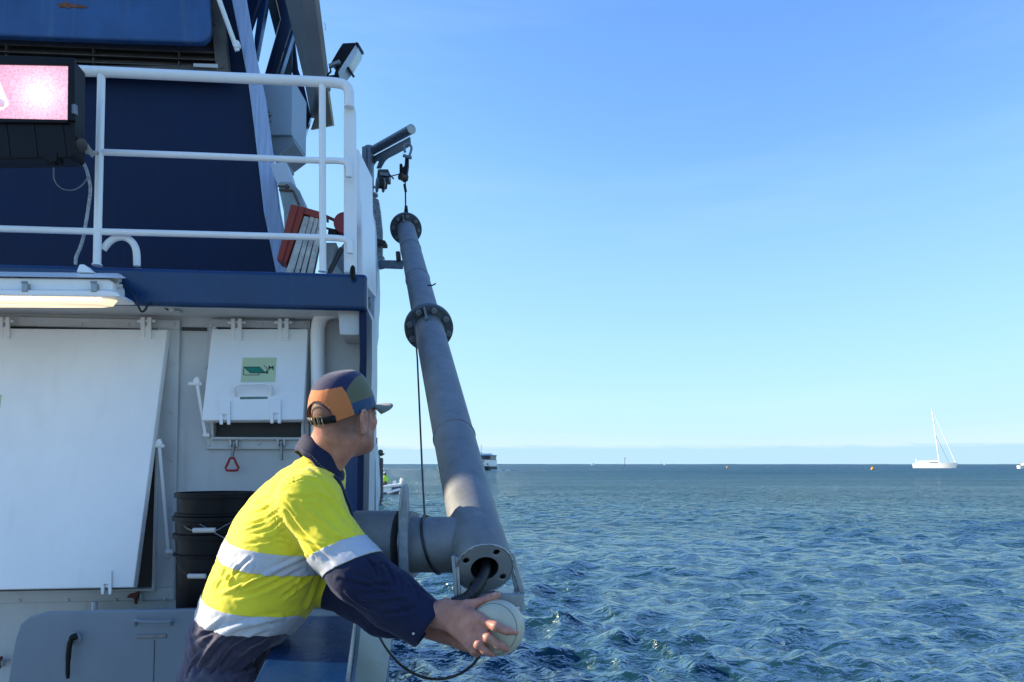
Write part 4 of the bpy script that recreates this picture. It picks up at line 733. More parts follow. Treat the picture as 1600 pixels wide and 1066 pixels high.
# corrugated conduit coming out of the bore, with its cable
cd_ = thing('conduit', 'black corrugated conduit poking out of the pole end above the hands', 'conduit', E)
pc_ = bez([E + AX * .07 + uu * .012, E + AX * .01 + uu * .006 - vv * .006, E - AX * .035 - uu * .022 - vv * .032, E - AX * .055 - uu * .05 - vv * .052, E - AX * .06 - uu * .085 - vv * .062], 10)
f = MB(); n_ = len(pc_); f.tube(pc_, [.014 if i < 16 else (.0165 if i % 2 else .0152) for i in range(n_)], 20); f.build('tube', M['cable'], cd_)

# A-frame bracket round the lower end
DB = 1.93
br = thing('pole_bracket', 'square aluminium cradle bracket around the lower end of the pole', 'bracket', P(765, 950, DB))
def bar(p, q, w1, w2, name, m_=M['alu'], bv=.002, par=None):
    f = MB(); p, q = Vector(p), Vector(q); ax = (q - p).normalized(); y = Vector((0, 1, 0)); y = (y - ax * y.dot(ax)).normalized(); f.box((p + q) / 2, ((q - p).length, w1, w2), x=ax, y=y); return f.build(name, m_, par or br, bevel=bv)
f = MB(); f.prism([P(x, y, DB - .02) for x, y in ((705, 869), (711, 869), (716, 941), (710.5, 941))], (0, .075, 0)); f.prism([P(x, y, DB - .02) for x, y in ((711.3, 869.5), (716, 871), (720, 930), (720, 940.5), (716.3, 940.5))], (0, .008, 0)); f.build('upright', M['alu'], br, bevel=.0015)
f = MB(); f.prism([P(x, y, DB + .02) for x, y in ((798, 866), (803, 864), (820, 927), (814, 928), (812, 927))], (0, .07, 0)); f.prism([P(x, y, DB + .05) for x, y in ((799, 880), (806, 905), (812, 927), (805, 927), (801, 910))], (0, .006, 0)); f.build('upright', M['alu'], br, bevel=.0015)
f = MB(); f.prism([P(x, y, DB - .02) for x, y in ((720, 931), (813, 928.5), (819.5, 928.5), (819.5, 951), (817.5, 957), (812.5, 955), (812, 948), (716, 948), (716, 941))], (0, .008, 0)); f.prism([P(x, y, DB - .01) for x, y in ((717, 929), (812.5, 926.5), (812.5, 929.5), (717, 932))], (0, .09, 0)); f.build('lower_bar', M['alu'], br, bevel=.0015)

# swivel pipe across to the gunwale, with its plates
sp = thing('swivel_pipe', 'stout horizontal grey swivel pipe joining the pole to the ship behind the worker', 'pipe', P(640, 852, 2.2))
f = MB(); f.tube([P(557, 851, 2.12), P(624, 851, 2.105)], .096, 40); f.build('outer_pipe', M['pipe'], sp, angle=60)
J = on(.03); K0 = P(640, 851, 2.095)
f = MB(); f.tube([K0, P(700, 851, 2.08), P(742, 851, 2.06)], .0775, 40); f.build('inner_pipe', M['pipe'], sp, angle=60)
ax_ = (P(742, 851, 2.06) - P(560, 851, 2.12)).normalized()
f = MB(); f.prism([P(x, y, 1.985) for x, y in ((628, 762), (632, 757), (635, 764), (636.5, 800), (638.5, 893), (634, 906), (627, 907), (622, 893), (622.5, 800))], Vector((-.012, .13, 0))); f.build('clamp_plate', M['galv'], sp, bevel=.003)
f = MB(); f.prism([P(x, y, 1.98) for x, y in ((625.5, 764), (629, 760), (626.5, 800), (622.5, 800))], (-.012, .10, 0)); f.build('stiffener', M['alu'], sp, bevel=.002)
for x0, rr, th in ((637.5, .094, .008), (643.5, .092, .007)):
    f = MB(); f.lathe(P(x0, 851, 2.096), ax_, [(0, .07), (0, rr), (th, rr), (th, .07)], 48, cap=False); f.build('flange', M['steel'] if x0 < 642 else M['galv'], sp)
ct = thing('cable_tie', 'dark cable strapped round the horizontal grey pipe', 'cable', P(668, 851, 2.1))
f = MB(); cc = P(664, 851, 2.087); n1_ = Vector((0, 0, 1)); a2 = ax_.cross(n1_).normalized(); pts = [cc + (n1_ * math.cos(a) + (-a2 if a2.y > 0 else a2) * math.sin(a)) * .081 + ax_ * (.022 * (1 - math.cos(a))) for a in np.linspace(-.3, math.pi + .1, 16)]; f.tube(pts, .0036, 8); f.build('strap', M['cable'], ct)
tg = thing('tag_line', 'thin dark tag line hanging from the pole flange down to the swivel pipe', 'rope', P(664, 808, 2.6))
f = MB(); f.tube([P(647, 500, 3.42), P(652, 560, 3.1), P(656, 650, 2.9), P(660, 740, 2.7), P(664, 812, 2.2)], .0036, 6); f.build('line', M['cable'], tg)

# ---------------------------------------------------------------- bulwark the worker leans over
ZB = CAMZ - .495
def top(px, py, z=ZB):
    v = ray(px, py); return Vector((0, 0, CAMZ)) + v * ((z - CAMZ) / v.z)
bw = thing('bulwark', 'bulwark with glossy scuffed blue capping and pale outer face under the arm', 'bulwark', top(480, 1010) - Vector((0, 0, .95)))
aL, aR, nL, nR = top(446, 962), top(559.5, 962), top(395, 1066), top(548, 1066)
dl, dr_ = (nL - aL), (nR - aR)
nL2, nR2 = nL + dl.normalized() * 1.6, nR + dr_.normalized() * 1.6
f = MB(); f.prism([aL, aR, nR2, nL2], (0, 0, -.05)); f.build('capping', M['blue'], bw, bevel=.012, seg=4)
f = MB(); f.prism([aL + Vector((.01, .01, -.052)), aR + Vector((-.012, .01, -.052)), nR2 + Vector((-.012, 0, -.052)), nL2 + Vector((.01, 0, -.052))], (0, 0, -.9)); f.build('inner_plating', M['grey'], bw)
# outer face: leans outboard as it goes forward, with a raised pale edge
oa, ob = aR + Vector((.006, .03, -.008)), nR2 + Vector((.006, 0, -.008)); fa = P(618, 985, 2.50); fb = P(603, 1050, 2.42); fc = P(585, 1140, 2.36)
f = MB(); f.prism([oa, fa, fb, fc, nR2 + Vector((.012, 0, -.5)), ob], Vector((-.010, -.0, -.001))); f.build('outer_plating', mat('pale_outer_paint', (.20, .27, .30, 1), .42, var=.2, vscale=6, streak=.4, strcol=(.1, .13, .15, 1)), bw)
# sill and pipes beyond the bulwark
gs = thing('gate_sill', 'weathered pale steel sill with twin pipes beyond the blue bulwark', 'sill', P(520, 965, 2.6))
f = MB(); z = ZB - .004; f.prism([top(440, 961, z), top(556, 961, z), top(550, 951, z), top(440, 951, z)], (0, 0, -.08)); f.build('sill', mat('scuffed_cream', (.30, .31, .29, 1), .45, var=.3, vscale=12), gs, bevel=.008)
f = MB(); f.tube([P(470, 941, 2.62), P(552, 943, 2.62)], .016, 12); f.tube([P(470, 931, 2.7), P(548, 932, 2.7)], .014, 12); f.build('pipe', mat('yellowed_pipe', (.34, .33, .26, 1), .35, var=.3, vscale=15), gs)
f = MB(); f.prism([P(x, y, 2.75) for x, y in ((480, 905), (520, 908), (552, 925), (552, 960), (480, 960))], (0, .03, 0)); f.build('plate', M['grey'], gs)
f = MB(); f.prism([P(x, y, 2.73) for x, y in ((514, 917), (520, 917), (520, 928), (514, 928))], (0, .02, 0)); f.build('slot', M['dark'], gs)
# ---------------------------------------------------------------- things on the water
def gp(px, D, z=0.0):   # a place on the water seen in column px, D metres off
    return Vector(((px - CX) / FPX * D, D, z))
def boat_hull(mb, c, fwd, Ln, beam, h, flare=.15, bowx=.12, n=9):
    f = Vector(fwd).normalized(); s = Vector((f.y, -f.x, 0)); rows = []
    for i in range(n):
        t = i / (n - 1); x = (t - .5) * Ln; wdt = beam / 2 * (math.sin(min(1, (1 - t) * 2.4) * math.pi / 2) ** .8) * (.86 + .14 * min(1, t * 4)); sh = h * (1 + .22 * t * t)
        rows.append([c + f * (x * (1 - bowx * .3)) - s * wdt * (1 - flare) + Vector((0, 0, -.2)), c + f * (x + bowx * Ln * .15 * t) - s * wdt + Vector((0, 0, sh)), c + f * (x + bowx * Ln * .15 * t) + s * wdt + Vector((0, 0, sh)), c + f * (x * (1 - bowx * .3)) + s * wdt * (1 - flare) + Vector((0, 0, -.2))])
    vs = [v for r in rows for v in r]; fs = []
    for i in range(n - 1):
        for k in range(4): fs.append((i * 4 + k, i * 4 + (k + 1) % 4, (i + 1) * 4 + (k + 1) % 4, (i + 1) * 4 + k))
    fs += [(0, 1, 2, 3), tuple((n - 1) * 4 + k for k in (3, 2, 1, 0))]; mb.add(vs, fs)
WH = M['cream']
# sailing yacht
D = 480; c = gp(1459, D); yt = thing('sailing_yacht', 'white sailing yacht with bare mast, motoring near the horizon on the right', 'yacht', c)
mpp = D / FPX; f = MB(); boat_hull(f, c, (1, .15, 0), 26.5, 6, 2.9); f.build('hull', WH, yt)
X = Vector((1, .15, 0)).normalized(); Z = Vector((0, 0, 1))
f = MB(); f.box(c + X * -1 + Z * 2.9, (11, 3.6, 1.0), x=X); f.box(c + X * -8.5 + Z * 3.0, (5.5, 3.4, 1.5), x=X); f.build('coachroof', WH, yt, bevel=.2)
f = MB(); f.box(c + X * 0 + Z * 3.35, (5, 3.8, .35), x=X); f.build('window', M['dark'], yt)
f = MB(); f.tube([c + X * 3.2 + Z * 2.4, c + X * -.6 + Z * 39], [.42, .3], 8); f.build('mast', WH, yt)
f = MB(); f.tube([c + X * 3 + Z * 4.4, c + X * -10 + Z * 4.3], [.5, .42], 8); f.build('boom', WH, yt)
f = MB(); f.tube([c + X * -.6 + Z * 38, c + X * 12.8 + Z * 3.2], [.1, .24], 6); f.build('furled_sail', WH, yt)
f = MB(); f.tube([c + X * 1 + Z * 22, c + X * 9 + Z * 3], .1, 5); f.build('stay', M['steel'], yt)
f = MB(); f.tube([c + X * -11 + Z * 3, c + X * -11 + Z * 6.2], [.25, .35], 6); f.build('radar_post', WH, yt); yt.rotation_euler.z = R(-48); yt.scale = (.95, .9, 1.0)
# ferry
D = 290; c = gp(753, D); fy = thing('ferry', 'white and blue passenger ferry with dark green hull, beside the pole', 'ferry', c)
X = Vector((1, 0, 0)); Y = Vector((0, 1, 0)); Z = Vector((0, 0, 1)); W_ = 6.4
f = MB(); f.hexa([c + X * -2.6 - Z * .3, c + X * 2.6 - Z * .3, c + X * 2.9 + Y * 16 - Z * .3, c - X * 2.9 + Y * 16 - Z * .3, c + X * -3.2 + Z * 1.7 - Y * .8, c + X * 3.2 + Z * 1.7 - Y * .8, c + X * 3.2 + Y * 17 + Z * 1.5, c - X * 3.2 + Y * 17 + Z * 1.5]); f.build('hull', mat('dark_green_hull', (.012, .035, .025, 1), .4, bump=0), fy, bevel=.1)
f = MB(); f.box(c + Z * 2.95 + Y * 8, (W_, 15, 2.5)); f.build('lower_cabin', WH, fy, bevel=.1)
f = MB(); f.box(c + Z * 5.0 + Y * 8.5, (W_ - .3, 13, 1.6)); f.build('upper_cabin', mat('ferry_navy', (.01, .02, .05, 1), .3, bump=0), fy, bevel=.1)
f = MB(); f.box(c + Z * 6.05 + Y * 8.0, (W_ + .1, 14, .5)); f.build('roof', mat('ferry_blue_roof', (.12, .28, .45, 1), .4, bump=0), fy, bevel=.1)
f = MB(); f.box(c + Z * 6.6 + Y * 9 + X * .2, (3.4, 6, .6)); f.box(c + Z * 6.9 + Y * 5 - X * 1.4, (1, 1, .9)); f.build('roof_gear', WH, fy, bevel=.1)
f = MB(); f.tube([c - X * 1.5 + Z * 6 + Y * 6, c - X * 1.5 + Z * 10.2 + Y * 6], .09, 5); f.build('mast', M['steel'], fy)
for zz, xs in ((3.7, (-2.4, -1.4, -.4, .6)), (2.5, (-2.3, -1.2, .2, 2.2))):
    for x in xs:
        f = MB(); f.box(c + X * x + Z * zz + Y * .48, (.62, .1, .55)); f.build('window', M['dark'], fy)
f = MB(); f.box(c + X * 2.5 + Z * 4.9 + Y * 1.96, (.6, .08, 1.4)); f.box(c + X * -.3 + Z * 5.1 + Y * 1.96, (2.2, .08, .7)); f.build('window', M['tglass'], fy)
fy.rotation_euler.z = R(-9)
wk = MB(); rg = random.Random(4)
for k in range(26):
    x = 3.4 + rg.random() * 8; wk.lathe(c + X * x + Y * (3 + rg.random() * 4) + Z * -.1, (0, 0, 1), [(0, .7 * rg.random() + .3), (.25 + .5 * rg.random() * max(0, 1 - x / 12), .25), (.8 * max(.1, 1 - x / 12), .02)], 6)
for k in range(16): wk.lathe(c + X * (-6.5 - rg.random() * 9) + Y * (3 + rg.random() * 4) + Z * -.1, (0, 0, 1), [(0, .7 * rg.random() + .3), (.4 * rg.random() + .1, .2)], 6)
o = wk.build('wake', mat('white_foam', (.8, .85, .88, 1), .9, bump=0), loc=c); props(o, 'white bow wave foam on both sides of the ferry', 'wake', kind='stuff')
# motor boat cut by the right edge
D = 430; c = gp(1606, D); mb_ = thing('motor_boat', 'small white motor boat cut off by the right edge of the photo', 'boat', c)
f = MB(); boat_hull(f, c, (1, 0, 0), 12, 3.4, 1.7); f.build('hull', WH, mb_)
f = MB(); f.box(c + Z * 2.5 + X * -1, (6, 2.6, 1.3)); f.build('cabin', WH, mb_, bevel=.2)
f = MB(); f.tube([c + X * -4.6 + Z * 1.7, c + X * -4.6 + Z * 3.3], .12, 5); f.box(c + X * -4.4 + Z * 3.2, (1.2, .6, .2)); f.build('stern_rail', M['dark'], mb_)
# far small craft
for px, D, Ln, lab in ((926.5, 1500, 8.5, 'tiny white boat on the horizon nearest to the ferry'), (1039, 2200, 8.5, 'tiny white boat on the horizon beside two thin channel posts')):
    c = gp(px, D); t = thing('distant_boat', lab, 'boat', c, 'small boats on the horizon'); f = MB(); boat_hull(f, c, (1, .2, 0), Ln, 3.4, 1.5); f.build('hull', WH, t); f = MB(); f.box(c + Z * 3.0, (Ln * .55, 2.6, 3.0)); f.build('cabin', WH, t, bevel=.3)
# channel markers
for px, D, hh, lab in ((976, 700, 8.2, 'tallest dark channel post standing on the horizon'), (882.5, 1200, 5.6, 'short channel post on the horizon right of the ferry'), (1033, 1500, 7.5, 'thin channel post left of the far tiny boat'), (964, 1700, 6.2, 'faint channel post just left of the tallest one'), (1052, 1700, 6.4, 'faint channel post right of the far tiny boat'), (1066, 2000, 6.0, 'rightmost faint channel post on the horizon')):
    c = gp(px, D); t = thing('channel_post', lab, 'marker post', c, 'channel posts on the horizon'); f = MB(); f.tube([c - Z, c + Z * hh], [hh * .032, hh * .026], 6); f.build('post', M['dark'], t)
    if hh > 8: f = MB(); f.box(c + Z * hh + X * .3, (1.0, .4, .7)); f.build('topmark', M['dark'], t)
# buoys
for px, D, lab in ((1362.5, 330, 'yellow buoy floating left of the yacht'), (1136, 480, 'yellow buoy floating between the far boats and the yacht')):
    c = gp(px, D); t = thing('buoy', lab, 'buoy', c, 'yellow buoys'); f = MB(); f.lathe(c, (0, 0, 1), [(-.2, .5), (.3, .85), (.55, .8), (1.1, .35), (1.6, .16)], 12); f.build('float', mat('yellow_buoy', (.6, .33, .05, 1), .4, bump=0), t)
    f = MB(); f.box(c + Z * 1.75, (.5, .5, .35)); f.build('topmark', M['dark'], t)
# low far shore
sh = MB(); A_ = np.radians(np.linspace(-75, 75, 240)); rs_ = 9200
pts = [(rs_ * math.sin(a), rs_ * math.cos(a), 2.5 + 5 * abs(mnoise.noise(Vector((a * 40, 0, 0)))) + 3 * abs(mnoise.noise(Vector((a * 170, 3, 0))))) for a in A_]
vs = []; 
for x, y, z in pts: vs += [(x, y, -2), (x, y, z), (x * 1.03, y * 1.03, z), (x * 1.03, y * 1.03, -2)]
sh.add(vs, [(i * 4 + k, i * 4 + 4 + k, i * 4 + 4 + k + 1, i * 4 + k + 1) for i in range(len(pts) - 1) for k in range(3)])
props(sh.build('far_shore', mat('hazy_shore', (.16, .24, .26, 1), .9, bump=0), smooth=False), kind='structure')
# wharf end with its fender, and the dinghy alongside
D = 46; c = gp(588, D); wf = thing('wharf', 'grey timber wharf end with fender piles just ahead of the ship', 'wharf', c)
def PP(x, y, d_=D): return P(x, y, d_)
f = MB(); f.prism([PP(x, y) for x, y in ((570, 712), (594, 714), (594, 722), (570, 722))], (-.3, 1.2, 0)); f.build('deck', mat('wharf_timber', (.2, .2, .19, 1), .8, var=.3), wf, bevel=.03)
for x0, x1, y1 in ((577, 580.5, 779), (580.5, 586.5, 781), (587, 592.5, 780.5)):
    f = MB(); f.prism([PP(x0, 716), PP(x1, 717), PP(x1, y1 + 1), PP(x0, y1)], (0, .45, 0)); f.build('pile', mat('grey_pile', (.27, .28, .27, 1), .8, var=.3, stretch=(4, 4, .5)), wf, bevel=.04)
f = MB(); f.prism([PP(592.6, 715), PP(596.5, 716), PP(596.5, 781), PP(592.6, 781)], (0, .6, 0)); f.build('fender', M['dark'], wf, bevel=.05)
f = MB(); f.prism([PP(581, 781), PP(596.6, 782), PP(596.6, 784.5), PP(581, 784)], (0, .5, 0)); f.prism([PP(575, 737.5), PP(597.5, 738), PP(597.5, 740), PP(575, 739.5)], (0, -.08, 0)); f.build('waling', M['dark'], wf, bevel=.02)
f = MB(); f.prism([PP(578, 782), PP(594, 784), PP(594, 800), PP(578, 800)], (0, .5, 0)); f.build('underwater_pile', M['dark'], wf)
f = MB(); f.tube([PP(588, 714), PP(588, 684)], .07, 8); f.tube([PP(583, 714), PP(582.5, 690), PP(585, 686)], .09, 8); f.build('lamp_post', M['dark'], wf)
f = MB(); f.lathe(PP(594.5, 706), (0, 1, 0), [(-.2, .14), (.2, .14)], 12); f.prism([PP(590, 709), PP(599, 708), PP(599, 710), (PP(594, 713)), PP(590, 713)], (0, .5, 0)); f.build('bollard', mat('green_black_iron', (.03, .05, .045, 1), .6), wf, bevel=.03)
f = MB(); f.tube(bez([PP(580, 704), PP(585, 711), PP(594, 713)], 4), .07, 6); f.build('rope', mat('pale_rope', (.4, .4, .36, 1), .9), wf)
D = 62; c = gp(612, D); dg = thing('dinghy', 'small blue and white open dinghy alongside the wharf', 'boat', c)
wl = 0
f = MB(); f.hexa([P(594, 771.5, D), P(622, 771.5, D), P(624, 769, D + 2.2), P(594, 769, D + 2.2), P(592, 762, D), P(628.5, 757.5, D), P(626, 757.5, D + 2.4), P(592, 760.5, D + 2.4)]); f.build('hull', mat('dinghy_blue', (.05, .1, .2, 1), .4), dg, bevel=.08)
f = MB(); f.tube([P(592, 762, D - .05), P(610, 759.5, D - .05), P(627, 757.5, D - .05)], .13, 8); f.tube([P(605, 771, D - .1), P(615, 767.5, D - .1), P(625, 764.5, D - .1)], .12, 8); f.build('rail', WH, dg)
f = MB(); f.prism([P(x, y, D - .1) for x, y in ((594, 764), (611, 762), (612, 765), (606, 769), (594, 770))], (0, .1, 0)); f.build('bow_plate', WH, dg)
f = MB(); f.prism([P(x, y, D + .5) for x, y in ((613, 752), (616, 750.5), (618, 752), (618, 758), (613, 758))], (0, .5, 0)); f.build('seat', WH, dg, bevel=.08)
f = MB(); f.tube([P(626, 758, D), P(628, 753, D), P(629, 750, D)], .14, 8); f.tube([P(627.5, 753, D), P(629.5, 748.5, D)], .2, 8); f.build('engine_tiller', WH, dg)
# the man in the dinghy
g_ = thing('person', 'person in hi-vis jacket and dark trousers seated in the dinghy by the wharf', 'person', P(601, 760, D + .8))
q = lambda x, y, d=0: P(x, y, D + .8 + d)
f = MB(); f.tube([q(600.5, 762), q(601.5, 756), q(602, 751), q(601.5, 746), q(601, 743.5)], [.16, .22, .27, .25, .12], 12); f.tube([q(603, 744.5), q(606, 748), q(606.5, 752), q(604, 754)], [.12, .10, .08, .07], 8); f.tube([q(599.5, 744.5), q(597.5, 748), q(598.5, 753)], [.12, .10, .07], 8); f.build('jacket', mat('far_hivis', (.45, .75, .06, 1), .7, bump=0), g_)
f = MB(); f.tube([q(600, 754), q(602, 755.5, -.3), q(603, 759.5, -.35), q(603, 763, -.3)], [.2, .17, .12, .09], 10); f.tube([q(599, 754), q(598.5, 757, -.3), q(598, 763, -.3)], [.2, .15, .1], 10); f.build('trousers', M['dark'], g_)
f = MB(); f.tube([q(601, 743.8), q(601, 742.4), q(601.2, 741), q(601.2, 739.8)], [.07, .1, .12, .06], 12); f.build('head', mat('far_skin', (.35, .2, .14, 1), .6, bump=0), g_)
f = MB(); f.tube([q(601.2, 741.2), q(601.2, 740.2), q(601.2, 739.3)], [.13, .13, .05], 12); f.build('cap', M['dark'], g_)
# ------------------------------------------------------------------ smooth solid modelling for the body and its clothes
class Solid:
    def __init__(self, xs, ys, zs):
        self.ax = [np.asarray(a, dtype=np.float32) for a in (xs, ys, zs)]
        self.v = np.full([len(a) for a in self.ax], 0.2, dtype=np.float32)
    def region(self, lo, hi, pad):
        sl = []
        for a, l, h in zip(self.ax, lo, hi):
            i0, i1 = np.searchsorted(a, l - pad), np.searchsorted(a, h + pad); sl.append(slice(max(i0 - 1, 0), min(i1 + 1, len(a))))
        return tuple(sl)
    def grids(self, sl): return np.meshgrid(*[a[s] for a, s in zip(self.ax, sl)], indexing='ij', sparse=True)
    def put(self, d, sl, k, neg=False):
        cur = self.v[sl]
        if neg: d = -d; h = np.clip(0.5 - 0.5 * (d - cur) / k, 0, 1) if k > 0 else (d < cur); self.v[sl] = cur * h + d * (1 - h) + (k * h * (1 - h) if k > 0 else 0) if k > 0 else np.maximum(cur, d)
        elif k > 0: h = np.clip(0.5 + 0.5 * (cur - d) / k, 0, 1); self.v[sl] = cur * (1 - h) + d * h - k * h * (1 - h)
        else: self.v[sl] = np.minimum(cur, d)
    def add(self, prim, k=0.01, neg=False):
        f, lo, hi = prim; sl = self.region(lo, hi, 0.03 + k); self.put(f(*self.grids(sl)), sl, k, neg); return self
def cone(a, b, ra, rb):
    a, b = np.array(a, dtype=np.float32), np.array(b, dtype=np.float32); ba = b - a; L2 = float(ba @ ba)
    def f(X, Y, Z):
        px_, py_, pz_ = X - a[0], Y - a[1], Z - a[2]; t = np.clip((px_ * ba[0] + py_ * ba[1] + pz_ * ba[2]) / L2, 0, 1)
        return np.sqrt((px_ - ba[0] * t) ** 2 + (py_ - ba[1] * t) ** 2 + (pz_ - ba[2] * t) ** 2) - (ra + (rb - ra) * t)
    m_ = max(ra, rb); return f, np.minimum(a, b) - m_, np.maximum(a, b) + m_
def ell(c, r, axes=None):
    c = np.array(c, dtype=np.float32); A = np.eye(3) if axes is None else np.array([list(x) for x in axes]); r = np.array(r, dtype=float); m_ = r.min()
    def f(X, Y, Z):
        d = (X - c[0], Y - c[1], Z - c[2]); u = [(d[0] * A[i][0] + d[1] * A[i][1] + d[2] * A[i][2]) for i in range(3)]
        k0 = np.sqrt(sum((u[i] / r[i]) ** 2 for i in range(3))); k1 = np.sqrt(sum((u[i] / r[i] ** 2) ** 2 for i in range(3))) + 1e-6
        return k0 * (k0 - 1) / k1
    q = r.max(); return f, c - q, c + q
def loft(rows, Lx, Fx, pw=2.2):     # rows: (centre, half width along Lx, half depth along Fx) stacked in z
    rows = sorted(rows, key=lambda q: q[0][2]); z = np.array([q[0][2] for q in rows]); cols = [np.array([q[0][0] for q in rows]), np.array([q[0][1] for q in rows]), np.array([q[1] for q in rows]), np.array([q[2] for q in rows])]
    def sm(Z, c):       # smooth monotone-ish interpolation
        t = np.interp(Z, z, np.arange(len(z))); i = np.clip(t.astype(int), 0, len(z) - 2); u = t - i
        p0, p1, p2, p3 = c[np.maximum(i - 1, 0)], c[i], c[i + 1], c[np.minimum(i + 2, len(z) - 1)]
        return 0.5 * (2 * p1 + (p2 - p0) * u + (2 * p0 - 5 * p1 + 4 * p2 - p3) * u * u + (3 * p1 - p0 - 3 * p2 + p3) * u ** 3)
    def f(X, Y, Z):
        cx_, cy_, w, d = [sm(Z, c) for c in cols]; u = (X - cx_) * Lx[0] + (Y - cy_) * Lx[1]; v = (X - cx_) * Fx[0] + (Y - cy_) * Fx[1]
        q = (np.abs(u / w) ** pw + np.abs(v / d) ** pw) ** (1 / pw); s = (q - 1) * np.minimum(w, d) * .95
        return np.maximum(s, np.maximum(z[0] - Z, Z - z[-1]))
    lo = np.array([min(q[0][0] - max(q[1], q[2]) for q in rows), min(q[0][1] - max(q[1], q[2]) for q in rows), z[0]]); hi = np.array([max(q[0][0] + max(q[1], q[2]) for q in rows), max(q[0][1] + max(q[1], q[2]) for q in rows), z[-1]])
    return f, lo, hi
def nets(S):
    v = S.v; s = v < 0; X, Y, Z = S.ax; n = v.shape
    c8 = [s[i:n[0] - 1 + i, j:n[1] - 1 + j, k:n[2] - 1 + k] for i in (0, 1) for j in (0, 1) for k in (0, 1)]
    a = c8[0].copy(); o = c8[0].copy()
    for q in c8[1:]: a &= q; o |= q
    act = o & ~a; idx = np.argwhere(act); I, J, K = idx.T; num = np.full(act.shape, -1, dtype=np.int32); num[I, J, K] = np.arange(len(idx))
    acc = np.zeros((len(idx), 3)); cnt = np.zeros(len(idx))
    cor = {(i, j, k): v[I + i, J + j, K + k] for i in (0, 1) for j in (0, 1) for k in (0, 1)}
    gx, gy, gz = X.astype(float), Y.astype(float), Z.astype(float)
    pos = lambda i, j, k: np.stack([gx[I + i], gy[J + j], gz[K + k]], -1)
    for e in [((0, j, k), (1, j, k)) for j in (0, 1) for k in (0, 1)] + [((i, 0, k), (i, 1, k)) for i in (0, 1) for k in (0, 1)] + [((i, j, 0), (i, j, 1)) for i in (0, 1) for j in (0, 1)]:
        va, vb = cor[e[0]], cor[e[1]]; m_ = (va < 0) != (vb < 0); t = np.where(m_, va / np.where(m_, va - vb, 1), 0)[:, None]
        p = pos(*e[0]) * (1 - t) + pos(*e[1]) * t; acc += p * m_[:, None]; cnt += m_
    co = acc / cnt[:, None]; fs = []
    for axis in range(3):
        sl0 = [slice(None)] * 3; sl1 = [slice(None)] * 3; sl0[axis] = slice(0, -1); sl1[axis] = slice(1, None)
        ch = s[tuple(sl0)] != s[tuple(sl1)]; E_ = np.argwhere(ch); o1, o2 = [(1, 2), (2, 0), (0, 1)][axis]
        ok = (E_[:, o1] > 0) & (E_[:, o2] > 0) & (E_[:, o1] < n[o1] - 1) & (E_[:, o2] < n[o2] - 1); E_ = E_[ok]
        if not len(E_): continue
        q = []
        for d1, d2 in ((-1, -1), (0, -1), (0, 0), (-1, 0)):
            c = E_.copy(); c[:, o1] += d1; c[:, o2] += d2; q.append(num[c[:, 0], c[:, 1], c[:, 2]])
        q = np.stack(q, -1); inside = s[E_[:, 0], E_[:, 1], E_[:, 2]]; q[~inside] = q[~inside][:, ::-1]; fs.append(q)
    return co, np.concatenate(fs)
def vnormals(co, q):
    n = np.cross(co[q[:, 2]] - co[q[:, 0]], co[q[:, 3]] - co[q[:, 1]]); out = np.zeros_like(co)
    for i in range(4): np.add.at(out, q[:, i], n)
    return out / (np.linalg.norm(out, axis=1, keepdims=True) + 1e-12)
def smooth_mesh(co, q, it=2, lam=.5):
    e = np.concatenate([q[:, [i, (i + 1) % 4]] for i in range(4)]); 
    for _ in range(it):
        s = np.zeros_like(co); c = np.zeros(len(co)); np.add.at(s, e[:, 0], co[e[:, 1]]); np.add.at(c, e[:, 0], 1); np.add.at(s, e[:, 1], co[e[:, 0]]); np.add.at(c, e[:, 1], 1)
        co = co * (1 - lam) + lam * s / c[:, None]
    return co
def proj(co):       # place -> photograph pixel
    d = co - np.array([0, 0, CAMZ]); fw = d[:, 1] * _c + d[:, 2] * _s; up = -d[:, 1] * _s + d[:, 2] * _c
    return CX + FPX * d[:, 0] / fw, CY0 - FPX * up / fw
def folds(co, nm, specs):       # raised or sunk creases along drawn lines, on the side facing the lens
    x, y = proj(co); view = co - np.array([0, 0, CAMZ]); view /= np.linalg.norm(view, axis=1, keepdims=True); face = np.clip(-(nm * view).sum(1) * 2.2, 0, 1); off = np.zeros(len(co))
    for pts, amp, wd in specs:
        amp *= 1.45; wd *= .72; pts = np.array([list(p)[:2] for p in bez([(a, b, 0) for a, b in pts], 5)]); best = np.full(len(co), 1e9); tt = np.zeros(len(co)); n = len(pts) - 1; sg = np.zeros(len(co))
        for i in range(n):
            a, b = pts[i], pts[i + 1]; ab = b - a; t = np.clip(((x - a[0]) * ab[0] + (y - a[1]) * ab[1]) / (ab @ ab), 0, 1); dx = x - a[0] - ab[0] * t; dy = y - a[1] - ab[1] * t; d = np.hypot(dx, dy); m_ = d < best
            best = np.where(m_, d, best); tt = np.where(m_, (i + t) / n, tt); sg = np.where(m_, dx * ab[1] - dy * ab[0], sg)
        sgn = np.sign(sg); dd = best / wd; taper = np.sin(np.clip(tt * .9 + .08, 0, 1) * math.pi) ** .7
        off += amp * taper * face * (np.exp(-dd ** 2) - .55 * np.exp(-(dd - 1.5) ** 2))
    return co + nm * off[:, None]
def fnoise(co, sc, seed=0.0, octv=2):
    M_ = np.asarray(sc, dtype=float); pts = co * M_ + seed
    return np.array([mnoise.fractal(Vector(p), 1.0, 2.0, octv) for p in pts])

